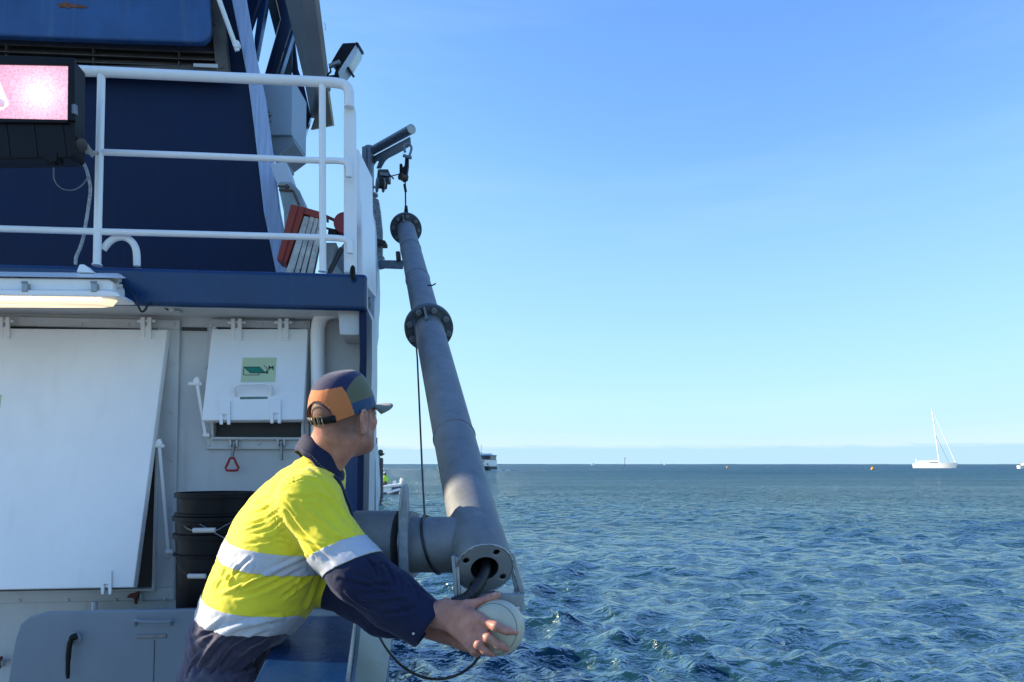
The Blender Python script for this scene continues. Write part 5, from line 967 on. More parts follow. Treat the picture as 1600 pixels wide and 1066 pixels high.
HANDD = .10
def PV(x, y, D):     # the arms reach out sideways: hands stay abreast of the chest
    if x > 560 and D < 1.97 and y > 880: D += HANDD * min(1, (x - 560) / 90)
    return np.array(P(x, y, D))
Lx, Fx = np.array([.5, -.866, 0]), np.array([.866, .5, 0])
rows = [((330, 1100, 2.12), .17, .13), ((345, 1045, 2.12), .155, .108), ((362, 1008, 2.12), .165, .122), ((380, 980, 2.12), .18, .145), ((400, 950, 2.12), .19, .155), ((420, 900, 2.12), .192, .158), ((437, 855, 2.12), .192, .155), ((452, 810, 2.12), .19, .146), ((462, 780, 2.12), .178, .124), ((470, 755, 2.12), .15, .095), ((478, 735, 2.12), .10, .065), ((484, 722, 2.12), .06, .04)]
rows = [(PV(*p), w, d) for p, w, d in rows]
shirt_torso = loft(rows, Lx, Fx)
RS, RE, RW = PV(483, 783, 1.98), PV(556, 893, 1.915), PV(690, 964, 1.80)
LS, LE, LW = PV(442, 786, 2.25), PV(520, 912, 2.13), PV(692, 984, 1.885)
NB, NT = PV(505, 728, 2.10), PV(518, 690, 2.07)

# ---- head axes
hf = np.array([.51, .855, .08]); hf /= np.linalg.norm(hf); hr = np.cross(hf, [0, 0, 1]); hr /= np.linalg.norm(hr); hu = np.cross(hr, hf)
HC = PV(535.5, 641, 2.05)
H = lambda r, f, u: HC + hr * r + hf * f + hu * u
HA = (hr, hf, hu)

# ---- body: one continuous figure
def seg(a, b, s): return np.arange(a, b, s)
gx_ = np.concatenate([seg(-1.02, -.60, .006), seg(-.60, -.36, .003), seg(-.36, -.22, .0045), seg(-.22, .075, .0021)])
gy_ = np.concatenate([seg(1.62, 2.02, .0023), seg(2.02, 2.24, .003), seg(2.24, 2.46, .006)])
gz_ = np.concatenate([seg(1.02, 1.98, .010), seg(1.98, 2.24, .0022), seg(2.24, 2.42, .005), seg(2.42, 2.86, .003)])
B = Solid(gx_, gy_, gz_)
B.add(loft([(c, w * .8, d * .8) for c, w, d in rows[:-2]], Lx, Fx), .02)
B.add(cone(NT, NB, .056, .056), .03).add(cone(NB + np.array([0, 0, -.03]), RS + np.array([0, .02, -.01]), .045, .050), .02).add(cone(NB + np.array([0, 0, -.03]), LS, .042, .050), .02)
hipR, hipL = PV(352, 1075, 2.05), PV(338, 1075, 2.22)
kR, aR_ = np.array([hipR[0] - .02, hipR[1] + .02, 1.50]), np.array([hipR[0] - .06, hipR[1] - .02, 1.13]); kL, aL_ = np.array([hipL[0] - .02, hipL[1] + .05, 1.50]), np.array([hipL[0] - .08, hipL[1] + .06, 1.13])
for h_, k_, a_ in ((hipR, kR, aR_), (hipL, kL, aL_)):
    B.add(cone(h_, k_, .080, .055), .03).add(cone(k_, a_, .052, .038), .02); B.add(cone(a_ + np.array([-.02, -.01, -.03]), a_ + np.array([.15, .09, -.04]), .034, .030), .01)
# arms
RM = PV(630, 944, 1.855); B.add(cone(RS, RE, .048, .040), .02).add(cone(RE, RM, .040, .034), .015).add(cone(RM, RW, .034, .0285), .012); B.add(cone(LS, LE, .048, .040), .02).add(cone(LE, PV(600, 952, 2.02), .040, .036), .015).add(cone(PV(600, 952, 2.02), LW, .036, .029), .012)
# head
B.add(ell(H(0, -.005, .008), (.076, .091, .095), HA), .02)
B.add(ell(H(0, .035, -.055), (.060, .062, .078), HA), .02)
for s in (-1, 1):
    B.add(cone(H(s * .052, -.002, -.062), H(s * .022, .070, -.104), .020, .018), .02); B.add(ell(H(s * .040, .062, -.035), (.022, .022, .020), HA), .015)       # jaw, cheek
    B.add(cone(H(s * .012, .090, .006), H(s * .048, .074, .004), .008, .008), .012)                                                                       # brow
    B.add(ell(H(s * .032, .090, -.012), (.016, .010, .010), HA), .008, True); B.add(ell(H(s * .032, .080, -.012), (.0145, .0135, .010), HA), .004)         # eye socket, lidded eye
    # ear: plate, rim, lobe, hollow
    e = lambda r, f, u: H(s * r, f - .010, u - .010)
    t_ax = (hr * s * .8 - hf * .6); t_ax = t_ax / np.linalg.norm(t_ax); fa_ = hf * .8 + hr * s * .6; fa_ = fa_ / np.linalg.norm(fa_)
    B.add(ell(e(.080, .000, -.022), (.0055, .0155, .029), (t_ax, fa_, hu)), .006)
    rim = [e(.082, .014, -.018), e(.084, .012, -.002), e(.087, .002, .007), e(.091, -.010, .005), e(.092, -.017, -.008), e(.090, -.015, -.024), e(.085, -.007, -.038), e(.080, .003, -.048)]
    for a, b in zip(rim[:-1], rim[1:]): B.add(cone(a, b, .0038, .0038), .003)
    B.add(ell(e(.081, .003, -.047), (.006, .008, .009), HA), .004); B.add(ell(e(.088, .003, -.018), (.006, .008, .013), (t_ax, fa_, hu)), .003, True); B.add(cone(e(.080, .014, -.022), e(.082, .013, -.030), .004, .004), .003)
B.add(cone(H(0, .094, -.010), H(0, .112, -.044), .007, .011), .012); B.add(cone(H(-.012, .098, -.048), H(.012, .098, -.048), .008, .008), .008)               # nose
B.add(cone(H(-.018, .094, -.073), H(.018, .094, -.073), .006, .006), .008).add(cone(H(-.016, .091, -.083), H(.016, .091, -.083), .0065, .0065), .006); B.add(cone(H(-.022, .102, -.0785), H(.022, .102, -.0785), .0015, .0015), .002, True)
B.add(ell(H(0, .080, -.108), (.020, .018, .016), HA), .015)
B.add(cone(H(0, -.040, -.055), NB + np.array([.005, .0, .02]), .044, .044), .025)                                                                              # nape
B.add(cone(H(.045, -.010, -.075), PV(520, 735, 2.05), .020, .020), .035)                                                                                # neck muscle
# hands ------------------------------------------------------------------
def chain(pts, k=.006, k0=.012):
    q = [(PV(x, y, D), r) for x, y, D, r in pts]
    for i in range(len(q) - 1): B.add(cone(q[i][0], q[i + 1][0], q[i][1], q[i + 1][1]), k0 if i == 0 else k)
WR = (696, 958, 1.795)
# right hand: back of the hand, knuckles, fingers spread over the face of the ball
for kn in ((750, 968, 1.700, .0135), (744, 981, 1.702, .0135), (737, 992, 1.708, .013), (727, 1000, 1.716, .012)):
    wx = WR[0] + (kn[0] - 737) * .1; wy = WR[1] + (kn[1] - 985) * .62; B.add(cone(PV(wx, wy, WR[2]), PV(*kn[:3]), .021, kn[3]), .016)
B.add(cone(PV(676, 961, 1.812), PV(700, 961, 1.79), .028, .026), .02)
B.add(cone(PV(706, 958, 1.80), PV(738, 986, 1.735), .020, .018), .012)                                                                                   # heel of the hand
chain([(750, 968, 1.700, .0135), (774, 979, 1.662, .0108), (792, 985.5, 1.656, .0094), (806, 988, 1.664, .0076)])
chain([(744, 981, 1.702, .0135), (762, 997, 1.664, .0108), (779, 1008, 1.660, .0095), (791.5, 1014, 1.668, .0080)])
chain([(737, 992, 1.708, .013), (747, 1007, 1.672, .0105), (758, 1016.5, 1.668, .0092), (768, 1022.5, 1.678, .0078)])
chain([(727, 1000, 1.716, .012), (733, 1011, 1.690, .0092), (740, 1017, 1.688, .0082), (748, 1021, 1.70, .0070)])
chain([(706, 952, 1.80, .018), (730, 946, 1.755, .0140), (755, 940, 1.742, .0108), (768, 934, 1.742, .0102), (777, 930, 1.745, .0090)], .006, .014)
B.add(cone(PV(712, 955, 1.79), PV(748, 964, 1.71), .019, .012), .014)                                                                                    # web between thumb and finger
for a, b in (((716, 958, 1.768), (748, 966, 1.688)), ((714, 966, 1.765), (740, 981, 1.690))): B.add(cone(PV(*a), PV(*b), .0032, .0036), .008)               # tendons
for kx in ((775, 979, 1.655, .0082), (763, 997, 1.658, .0082), (748, 1007, 1.666, .0078)): B.add(ell(PV(*kx[:3]), (kx[3],) * 3), .006)
# left hand: under and behind the ball
LWR = (694, 987, 1.875)
B.add(cone(PV(665, 974, 1.90), PV(700, 989, 1.868), .034, .026), .02)
for kn in ((742, 1004, 1.800, .014), (737, 1010, 1.795, .0135), (731, 1011, 1.815, .013), (726, 1008, 1.83, .012)): B.add(cone(PV(LWR[0] + (kn[0] - 735) * .2, LWR[1] + (kn[1] - 1008) * .5, LWR[2]), PV(*kn[:3]), .020, kn[3]), .014)
chain([(742, 1004, 1.800, .0135), (752, 1013, 1.775, .0105), (764, 1018, 1.775, .0095), (776, 1016, 1.79, .0080)])
chain([(737, 1010, 1.795, .0130), (740, 1018, 1.765, .0100), (744, 1021, 1.745, .0088), (746, 1020, 1.725, .0075)])
chain([(735, 1003, 1.83, .0125), (752, 1006, 1.815, .0100), (768, 1006, 1.81, .0090), (782, 1000, 1.81, .0078)])
chain([(730, 1000, 1.84, .0115), (748, 996, 1.825, .0090), (764, 992, 1.82, .0082), (776, 986, 1.82, .0070)])
chain([(712, 990, 1.86, .0150), (728, 978, 1.83, .0115), (742, 966, 1.80, .0100), (752, 955, 1.79, .0085)])
# the ball presses a clean gap: carve it out of the palms
BC = PV(777, 981, 1.735); BAX = np.array([-.30, -.95, .12]); BAX /= np.linalg.norm(BAX)
# the ball is a pill: a thick disc with rounded rim
def pill(c, ax, rad, half, rnd):
    def f(X, Y, Z):
        d = (X - c[0], Y - c[1], Z - c[2]); h = d[0] * ax[0] + d[1] * ax[1] + d[2] * ax[2]; r2 = np.sqrt(np.maximum(d[0] ** 2 + d[1] ** 2 + d[2] ** 2 - h * h, 0))
        qx, qy = r2 - (rad - rnd), np.abs(h) - (half - rnd); return np.minimum(np.maximum(qx, qy), 0) + np.sqrt(np.maximum(qx, 0) ** 2 + np.maximum(qy, 0) ** 2) - rnd
    return f, c - rad, c + rad
BALLR, BALLH = .0675, .052
B.add(pill(BC, BAX, BALLR - .002, BALLH - .002, .030), .002, True)
bco, bq = nets(B); del B.v
bco = smooth_mesh(bco, bq, 1, .35)
def mesh_obj(name, co, q, mats, parent, org):
    me = np_mesh(name, co - np.array(org), q, mats); o = bpy.data.objects.new(name, me); COL.objects.link(o); o.parent = parent; ORG[o.name] = Vector(org); return o
org = Vector((-.86, 2.1, DECK)); man = thing('person', 'person in yellow hi-vis shirt and cap leaning over the bulwark holding a pale ball', 'person', org)
def skin_mat():
    m = bpy.data.materials.new('skin'); m.use_nodes = True; t = m.node_tree; b = t.nodes['Principled BSDF']; K = t.links.new
    b.inputs['Roughness'].default_value = .5; b.inputs['Subsurface Weight'].default_value = .12; b.inputs['Subsurface Radius'].default_value = (1, .35, .2); b.inputs['Subsurface Scale'].default_value = .006; b.inputs['Specular IOR Level'].default_value = .4
    g = N(t, 'ShaderNodeNewGeometry'); n1 = N(t, 'ShaderNodeTexNoise'); n1.inputs['Scale'].default_value = 38; n1.inputs['Detail'].default_value = 6; K(g.outputs['Position'], n1.inputs[0])
    r = N(t, 'ShaderNodeValToRGB'); K(n1.outputs[0], r.inputs[0]); r.color_ramp.elements[0].position = .3; r.color_ramp.elements[0].color = (.42, .17, .125, 1); r.color_ramp.elements[1].position = .7; r.color_ramp.elements[1].color = (.55, .27, .195, 1)
    # close-cropped hair and stubble: a per-vertex amount, broken up into short strands
    at = N(t, 'ShaderNodeAttribute'); at.attribute_name = 'hair'; n2 = N(t, 'ShaderNodeTexNoise'); n2.inputs['Scale'].default_value = 900; n2.inputs['Detail'].default_value = 2; K(g.outputs['Position'], n2.inputs[0])
    mr_ = N(t, 'ShaderNodeMapRange'); mr_.inputs['From Min'].default_value = .35; mr_.inputs['From Max'].default_value = .65; mr_.inputs['To Min'].default_value = .35; mr_.inputs['To Max'].default_value = 1; K(n2.outputs[0], mr_.inputs['Value'])
    mu = N(t, 'ShaderNodeMath', operation='MULTIPLY'); K(at.outputs['Fac'], mu.inputs[0]); K(mr_.outputs[0], mu.inputs[1])
    mx_ = N(t, 'ShaderNodeMix', data_type='RGBA'); K(mu.outputs[0], mx_.inputs['Factor']); K(r.outputs[0], mx_.inputs['A']); mx_.inputs['B'].default_value = (.105, .062, .038, 1); K(mx_.outputs['Result'], b.inputs['Base Color'])
    n3 = N(t, 'ShaderNodeTexNoise'); n3.inputs['Scale'].default_value = 240; n3.inputs['Detail'].default_value = 5; K(g.outputs['Position'], n3.inputs[0]); n4 = N(t, 'ShaderNodeTexVoronoi'); n4.inputs['Scale'].default_value = 120; K(g.outputs['Position'], n4.inputs[0])
    ad = N(t, 'ShaderNodeMath', operation='MULTIPLY_ADD'); ad.inputs[1].default_value = .5; K(n4.outputs[0], ad.inputs[0]); K(n3.outputs[0], ad.inputs[2])
    bp = N(t, 'ShaderNodeBump'); bp.inputs['Strength'].default_value = .35; bp.inputs['Distance'].default_value = .0012; K(ad.outputs[0], bp.inputs['Height']); K(bp.outputs[0], b.inputs['Normal']); return m
body = mesh_obj('body', bco, bq, skin_mat(), man, org)
loc_ = bco - HC; lr, lf, lu = loc_ @ hr, loc_ @ hf, loc_ @ hu
isH = (np.abs(lr) < .082) & (lu > -.14) & (lu < .13) & (np.abs(lf) < .13)
scalp = np.clip((lu + .088 + .55 * np.clip(lf, 0, 1) - .9 * np.clip(-.05 - lf, 0, 1)) / .03, 0, 1) * np.clip((.045 - lf) / .02, 0, 1) * (np.abs(lr) < .0805)
stub = .45 * np.clip((-.045 - lu) / .03, 0, 1) * np.clip((lf - .0) / .03, 0, 1)
at = body.data.attributes.new('hair', 'FLOAT', 'POINT'); at.data.foreach_set('value', (np.maximum(scalp * 1.0, stub) * isH).astype(np.float32))
for s in (-1, 1):
    f = MB(); f.lathe(Vector(H(s * .032, .0835, -.012)), Vector(hf), [(-.011, .001), (-.009, .006), (-.004, .0102), (0, .0110), (.004, .0102), (.008, .0068), (.0105, .001)], 20, cap=False); f.build('eye', mat('eye_white', (.7, .68, .66, 1), .2, bump=0), man)
# nails on the right hand
for (x, y, D_, d2) in ((803, 984.5, 1.6555, (10, 2)), (789, 1010.5, 1.6605, (10, 5)), (765.5, 1018.5, 1.6705, (9, 6)), (773, 928, 1.7365, (8, -4))):
    c = Vector(PV(x, y, D_)); ax2 = (Vector(PV(x + d2[0], y + d2[1], D_ + .006)) - c).normalized(); nrm = (Vector((0, 0, CAMZ)) - c).normalized(); nrm = (nrm + Vector((.1, 0, .35))).normalized(); nrm = (nrm - ax2 * nrm.dot(ax2)).normalized(); sd_ = ax2.cross(nrm)
    f = MB(); f.add([c + ax2 * (a * .0058) + sd_ * (b * .0042 * (1 - .25 * a * a)) - nrm * (.0012 * b * b) for a in (-1, -.5, 0, .5, 1) for b in (-1, -.5, 0, .5, 1)], [(i * 5 + j, i * 5 + j + 1, (i + 1) * 5 + j + 1, (i + 1) * 5 + j) for i in range(4) for j in range(4)])
    f.build('fingernail', mat('nail', (.55, .33, .27, 1), .3, bump=0), man, solid=.0008)

# ---- shirt
Sx = Solid(seg(-1.02, -.14, .0042), seg(1.66, 2.50, .0042), seg(1.78, 2.62, .0042))
Sx.add(shirt_torso, .01)
Sx.add(cone(NB + np.array([-.005, 0, -.025]), RS, .060, .078), .045).add(cone(NB + np.array([-.005, 0, -.03]), LS, .052, .064), .045)
armR = [(RS, PV(522, 850, 1.945), .083, .0735), (PV(522, 850, 1.945), PV(560, 895, 1.91), .0735, .074), (PV(560, 895, 1.91), PV(614, 938, 1.865), .074, .072), (PV(614, 938, 1.865), PV(668, 977, 1.815), .072, .0640)]
armL = [(LS, LE, .078, .068), (LE, PV(600, 956, 2.02), .068, .064), (PV(600, 956, 2.02), PV(652, 974, 1.93), .064, .052)]
SA = Solid(*Sx.ax)
for a in armL: Sx.add(cone(*a), .022)
lax = armL[-1][1] - armL[-1][0]; lax /= np.linalg.norm(lax); lp = PV(650, 965, 1.93)
cuffax = armR[-1][1] - armR[-1][0]; cuffax /= np.linalg.norm(cuffax)
def half(p, n): # everything beyond the plane
    return (lambda X, Y, Z: -((X - p[0]) * n[0] + (Y - p[1]) * n[1] + (Z - p[2]) * n[2])), np.array(p) - .12, np.array(p) + .12
Sx.add(half(lp, lax), .0001, True); Sx.add(cone(lp - lax * .05, lp + lax * .08, .040, .046), .002, True)
for a in armR: Sx.add(cone(*a), .022)
cp = PV(667, 976, 1.815) + cuffax * .010
Sx.add(half(cp, cuffax), 0.0001, True); Sx.add(cone(cp - cuffax * .05, cp + cuffax * .08, .051, .0575), .002, True)
zh = P(380, 1092, 2.1).z; Sx.v[:, :, Sx.ax[2] < zh - .02] = .2
sco, sq = nets(Sx); del Sx.v
def fieldmin(co, prims):
    return np.min([f(co[:, 0], co[:, 1], co[:, 2]) for f, _, _ in prims], axis=0)
sco = smooth_mesh(sco, sq, 2, .4); snm = vnormals(sco, sq)
dT = np.minimum(shirt_torso[0](sco[:, 0], sco[:, 1], sco[:, 2]), fieldmin(sco, [cone(NB, LS, .052, .064)])); dR = fieldmin(sco, [cone(*a) for a in armR]); dL = fieldmin(sco, [cone(*a) for a in armL])
isR = dR < np.minimum(dT, dL) - .004; isL = (dL < np.minimum(dT, dR)) & (dL < dT - .01)
xx, yy = proj(sco); faceC = -((sco - np.array([0, 0, CAMZ])) * snm).sum(1)
# creases: soft large ones from noise, then the drawn ones
tors = [([(422, 776), (436, 764), (462, 752), (496, 742)], -.0022, 1.6), ([(425, 782), (427, 802), (444, 842), (468, 876)], -.0022, 1.6),
    ([(436, 762), (428, 752), (424, 742)], -.003, 2.6), ([(446, 757), (442, 745), (440, 732)], -.0028, 2.6), ([(457, 753), (456, 742), (456, 728)], .0022, 2.8), ([(424, 786), (402, 786), (384, 790)], -.003, 2.6), ([(428, 806), (404, 818), (372, 832)], .003, 3), ([(440, 838), (415, 846), (380, 850)], -.0035, 3), ([(452, 848), (432, 842), (400, 838)], .0025, 3),
    ([(370, 884), (362, 900), (356, 918)], .0035, 3.5), ([(400, 880), (392, 900), (372, 922)], -.003, 3.5), ([(330, 926), (336, 912), (346, 900)], -.003, 3), ([(470, 900), (462, 918), (456, 930)], .003, 3.5), ([(372, 928), (384, 914), (410, 900)], .003, 3),
    ([(432, 782), (412, 796), (385, 806)], -.0035, 3.2), ([(436, 796), (415, 812), (380, 822)], -.0035, 3.4), ([(442, 810), (420, 828), (386, 836)], -.003, 3.2), ([(430, 772), (410, 778), (392, 786)], .003, 3.5), ([(446, 826), (428, 840), (395, 846)], -.003, 3),
    ([(478, 868), (440, 886), (395, 908), (345, 928)], .0065, 5), ([(470, 890), (440, 906), (400, 925), (360, 934)], -.006, 5), ([(486, 900), (465, 915), (440, 935)], -.007, 4), ([(500, 900), (488, 930), (478, 955)], .004, 5), ([(392, 872), (372, 890), (350, 910)], -.004, 4), ([(350, 880), (345, 900), (335, 920)], .003, 4),
    ([(470, 725), (492, 735), (505, 750)], -.003, 4), ([(460, 740), (480, 745), (500, 748)], .003, 4), ([(450, 735), (430, 760), (428, 770)], -.003, 5)]
slv = [([(436, 776), (450, 790), (462, 806)], -.003, 3), ([(446, 770), (466, 776), (482, 790)], .0025, 3.4), ([(500, 752), (520, 770), (532, 792)], -.003, 3.5), ([(472, 850), (486, 862), (494, 874)], -.0035, 3), ([(462, 838), (484, 846), (508, 852)], .003, 3.2), ([(540, 812), (548, 826), (556, 838)], .003, 3.5),
    ([(566, 905), (590, 918), (622, 924)], .004, 4), ([(598, 872 + 8), (606, 900), (600, 925)], .0035, 3), ([(540, 925), (560, 942), (590, 958)], .003, 4), ([(612, 940), (632, 946), (652, 958)], .003, 4), ([(646, 915), (664, 925), (676, 934)], -.003, 3), ([(580, 884), (596, 880), (610, 886)], -.003, 3),
    ([(448, 800), (470, 832), (500, 862), (520, 880)], -.0045, 5), ([(470, 790), (505, 815), (540, 845)], .0040, 6), ([(492, 770), (522, 790), (548, 822)], -.0045, 5), ([(455, 775), (480, 778), (510, 775)], -.002, 5), ([(500, 830), (525, 842), (556, 840)], -.003, 4),
    ([(572, 872), (584, 884), (590, 902)], -.005, 3.5), ([(588, 878), (600, 892), (604, 912)], .005, 4), ([(604, 885), (614, 900), (616, 918)], -.0045, 3.5), ([(622, 893), (632, 908), (632, 925)], .004, 4), ([(530, 905), (570, 915), (612, 912)], -.004, 5), ([(560, 935), (600, 935), (640, 930)], .0035, 6), ([(600, 960), (630, 955), (655, 945)], -.0035, 5), ([(640, 905), (652, 925), (655, 945)], -.0035, 4)]
tail = [([(300, 1000), (330, 985), (352, 968)], -.006, 5), ([(310, 1040), (340, 1000), (385, 975)], .009, 7), ([(330, 1062), (365, 1015), (420, 985)], -.009, 7), ([(352, 1066), (390, 1030), (425, 1005)], .007, 6), ([(385, 1066), (400, 1040), (412, 1020)], -.006, 5), ([(290, 1060), (300, 1035), (318, 1015)], .005, 5), ([(300, 1066), (322, 1050), (340, 1040)], -.004, 4), ([(440, 965), (400, 972), (350, 985), (320, 1010)], .006, 6), ([(420, 975), (385, 990), (350, 1020)], -.005, 6)]
sco = folds(sco, snm, [t for t in tors + tail]) if True else sco
m_ = isR[:, None]; sco2 = folds(sco, snm, slv); sco = np.where(m_, sco2, sco)
wn1 = fnoise(sco @ np.array([[.8, 0, .6], [0, 1, 0], [-.6, 0, .8]]), (9, 12, 24), 3.1, 3); wn2 = fnoise(sco @ np.array([[.7, 0, -.7], [0, 1, 0], [.7, 0, .7]]), (14, 20, 48), 8.7, 2)
sco = sco + snm * ((1 - np.abs(wn1) * 3) * .0013 + (1 - np.abs(wn2) * 3) * .0004 - .0015)[:, None]
# sleeve seam groove
seam = np.exp(-((dR - np.minimum(dT, dL) + .004) / .004) ** 2) * np.clip(faceC * 3, 0, 1) * (sco[:, 2] > P(480, 880, 2).z); sco -= snm * (seam * .0025)[:, None]
# scalar fields that place the colour borders
e1 = np.array([.985, 0, -.125]); e2 = np.array([0, 1, .04]); bn = np.cross(e1, e2); bn /= np.linalg.norm(bn); bn *= np.sign(bn[2])
cen = np.stack([np.interp(sco[:, 2], sorted(r[0][2] for r in rows), [r[0][i] for r in sorted(rows, key=lambda q: q[0][2])]) for i in (0, 1)], -1)
vf = (sco[:, :2] - cen) @ Fx[:2]
sT = (sco - PV(345, 866, 2.12)) @ bn                 # height above the lower edge of the upper band
sT2 = (sco - PV(312, 955, 2.12)) @ bn + .55 * np.clip(vf - .075, 0, 1)
an = np.array([.40, -.20, -.89]); an /= np.linalg.norm(an); sA = (sco - PV(523, 859, 1.94)) @ an
hem = sco[:, 2] - zh + .10 * np.clip(vf, -1, .1)
BANDH = .055
def split(co, q, fields):     # cut the quad mesh along the zero lines of the fields, return bmesh with fields as layers
    bm = bmesh.new(); lay = [bm.verts.layers.float.new('f%d' % i) for i in range(len(fields))]; vs = [bm.verts.new(c) for c in co]
    for f in q:
        try: bm.faces.new([vs[i] for i in f])
        except ValueError: pass
    for l, F_ in zip(lay, fields):
        for v_, a in zip(vs, F_): v_[l] = float(a)
    return bm, lay
masks = np.where(isR, 1.0, np.where(isL, 2.0, 0.0))
BIG = 9.0
lev = [np.where(masks == 0, sT, BIG), np.where(masks == 0, sT - BANDH, BIG), np.where(masks == 0, sT2, BIG), np.where(masks == 0, sT2 - BANDH, BIG), np.where(masks == 1, sA, BIG), np.where(masks == 1, sA - BANDH - .003, BIG), np.where(masks == 0, hem, BIG), np.clip(np.where(masks == 1, 1.0, dL - np.minimum(dT, dR) + .010), -4, 4)]
bm, lay = split(sco, sq, lev + [masks])
for l in lay[:8]:
    new = []
    for e in [e for e in bm.edges if (e.verts[0][l] < 0) != (e.verts[1][l] < 0) and max(abs(e.verts[0][l]), abs(e.verts[1][l])) < 5]:
        a, b = e.verts; t = a[l] / (a[l] - b[l]); va = [a[x] for x in lay]; vb = [b[x] for x in lay]
        _, nv = bmesh.utils.edge_split(e, a, t)
        for x, p_, q_ in zip(lay, va, vb): nv[x] = p_ + (q_ - p_) * t if abs(p_) < 5 and abs(q_) < 5 else (p_ if abs(p_) > 5 else q_)
        nv[l] = 0.0; nv[lay[8]] = va[8]; new.append(nv)
    bmesh.ops.connect_verts(bm, verts=new)
    for v_ in new: v_[l] = 0.0
def fv(f, i): 
    c = [v_[lay[i]] for v_ in f.verts if abs(v_[lay[i]]) < 5]; return sum(c) / len(c) if c else None
dead = []
for f in bm.faces:
    mk = round(max(v_[lay[8]] for v_ in f.verts)); T1, T1b, T2, T2b, A0, A1, HM, LA = [fv(f, i) for i in range(8)]
    f.smooth = True; f.material_index = 0
    if mk == 1:
        if A0 is not None and A0 > 0: f.material_index = 2 if A1 is not None and A1 < 0 else 1
    elif LA is not None and LA < 0: f.material_index = 1
    elif T2 is not None:
        if T2 < 0: f.material_index = 5
        elif T2b is not None and T2b < 0: f.material_index = 3
        elif T1 is not None and T1 > 0 and T1b < 0: f.material_index = 4
    if HM is not None and HM < 0: dead.append(f)
bmesh.ops.delete(bm, geom=dead, context='FACES')
bm.normal_update()
def fabric(name, col, rough=.75, weave=1400, sheen=.25, wr=.5, var=.06, shcol=(1, 1, 1, 1)):
    m = mat(name, col, rough, var=var, vscale=9, bump=wr, bscale=38, sheen=sheen, dist=.004, spec=.25); t = m.node_tree; b = t.nodes['Principled BSDF']; b.inputs['Sheen Tint'].default_value = shcol
    bp0 = [n for n in t.nodes if n.type == 'BUMP'][0]; g = N(t, 'ShaderNodeNewGeometry'); w = N(t, 'ShaderNodeTexNoise'); w.inputs['Scale'].default_value = weave; K = t.links.new; K(g.outputs['Position'], w.inputs[0]); bp = N(t, 'ShaderNodeBump'); bp.inputs['Strength'].default_value = .3; bp.inputs['Distance'].default_value = .0006; K(w.outputs[0], bp.inputs['Height']); K(bp0.outputs[0], bp.inputs['Normal']); K(bp.outputs[0], b.inputs['Normal']); return m
M['hivis'] = fabric('hi_vis_yellow_cotton', (.86, .74, .035, 1), wr=.22); M['navyc'] = fabric('navy_cotton', (.010, .015, .048, 1), sheen=.14, shcol=(.75, .75, 1, 1), wr=.3)
M['tape'] = fabric('silver_reflective_tape', (.52, .54, .58, 1), .45, sheen=0, wr=.15)
def extract(idx, lift):
    sel = [f for f in bm.faces if f.material_index in idx]; vm = {}; V_, F2 = [], []
    for f in sel:
        r_ = []
        for v_ in f.verts:
            if v_ not in vm: vm[v_] = len(V_); V_.append(v_.co + v_.normal * lift)
            r_.append(vm[v_])
        F2.append(r_)
    return V_, F2
bands = [extract((i,), .0012) for i in (2, 3, 4)]
for f in bm.faces:
    f.material_index = 2 if f.material_index == 5 else 0 if f.material_index >= 2 else f.material_index
me = bpy.data.meshes.new('shirt'); bm.to_mesh(me); me.transform(Matrix.Translation(-org)); me.materials.append(M['hivis']); me.materials.append(M['navyc']); me.materials.append(fabric('sunlit_navy_cotton', (.026, .026, .052, 1), sheen=.35, shcol=(.8, .78, 1, 1), wr=.35))  # tail navy is lightened to look sunlit; the sleeves keep the darker navy
shirt = bpy.data.objects.new('shirt', me); COL.objects.link(shirt); shirt.parent = man; ORG[shirt.name] = org; bm.free()
md = shirt.modifiers.new('solid', 'SOLIDIFY'); md.thickness = .002; md.offset = -1
for (V_, F2), nm_ in zip(bands, ('sleeve_band', 'reflective_band', 'reflective_band')):
    f = MB(); f.add(V_, F2); o = f.build(nm_, M['tape'], shirt, angle=180); md = o.modifiers.new('solid', 'SOLIDIFY'); md.thickness = .0014; md.offset = 1
# collar
ca = (NT - NB); ca /= np.linalg.norm(ca); ca = np.array([.58, .22, .78]); ca /= np.linalg.norm(ca); cu = Fx - ca * (Fx @ ca); cu /= np.linalg.norm(cu); cv_ = np.cross(ca, cu)
cc0 = PV(504, 711, 2.085); f = MB(); n = 60; ringpts = []
for k in range(n + 1):
    a = math.radians(24 + (312) * k / n)      # open at the front
    fr = abs(k / n - .5) * 2; rad = .073 + .008 * fr; drop = .022 * fr ** 2.0
    base = cc0 + (cu * math.cos(a) + cv_ * math.sin(a)) * rad - ca * drop
    outd = (cu * math.cos(a) + cv_ * math.sin(a))
    wob = .002 * math.sin(k * .9)
    ringpts += [base - ca * .03 - outd * .004, base + ca * .012 - outd * .004, base + ca * .016 + outd * .001, base + ca * .012 + outd * .006, base - ca * (.014 + wob) + outd * .012 - np.array([0, 0, .022]), base - ca * (.016 + wob) + outd * .010 - np.array([0, 0, .026])]
f.add(ringpts, [(k * 6 + j, k * 6 + j + 1, k * 6 + j + 7, k * 6 + j + 6) for k in range(n) for j in range(5)]); f.build('collar', M['navyc'], shirt, solid=.0018, subd=1, angle=180)
f = MB()
for k in range(4, n - 3, 1):
    i = k * 6 + 4; a, b = Vector(ringpts[i]), Vector(ringpts[i + 6]); up = Vector(ca * .0055); o_ = Vector(cu * math.cos(math.radians(24 + 312 * k / n)) + cv_ * math.sin(math.radians(24 + 312 * k / n))) * .0028
    f.tube([a + up + o_, a + up + o_ + (b - a) * .62], .0005, 4)
so_ = f.build('stitching', mat('pale_thread', (.3, .3, .36, 1), .8, bump=0), shirt); so_['kind'] = 'stuff'
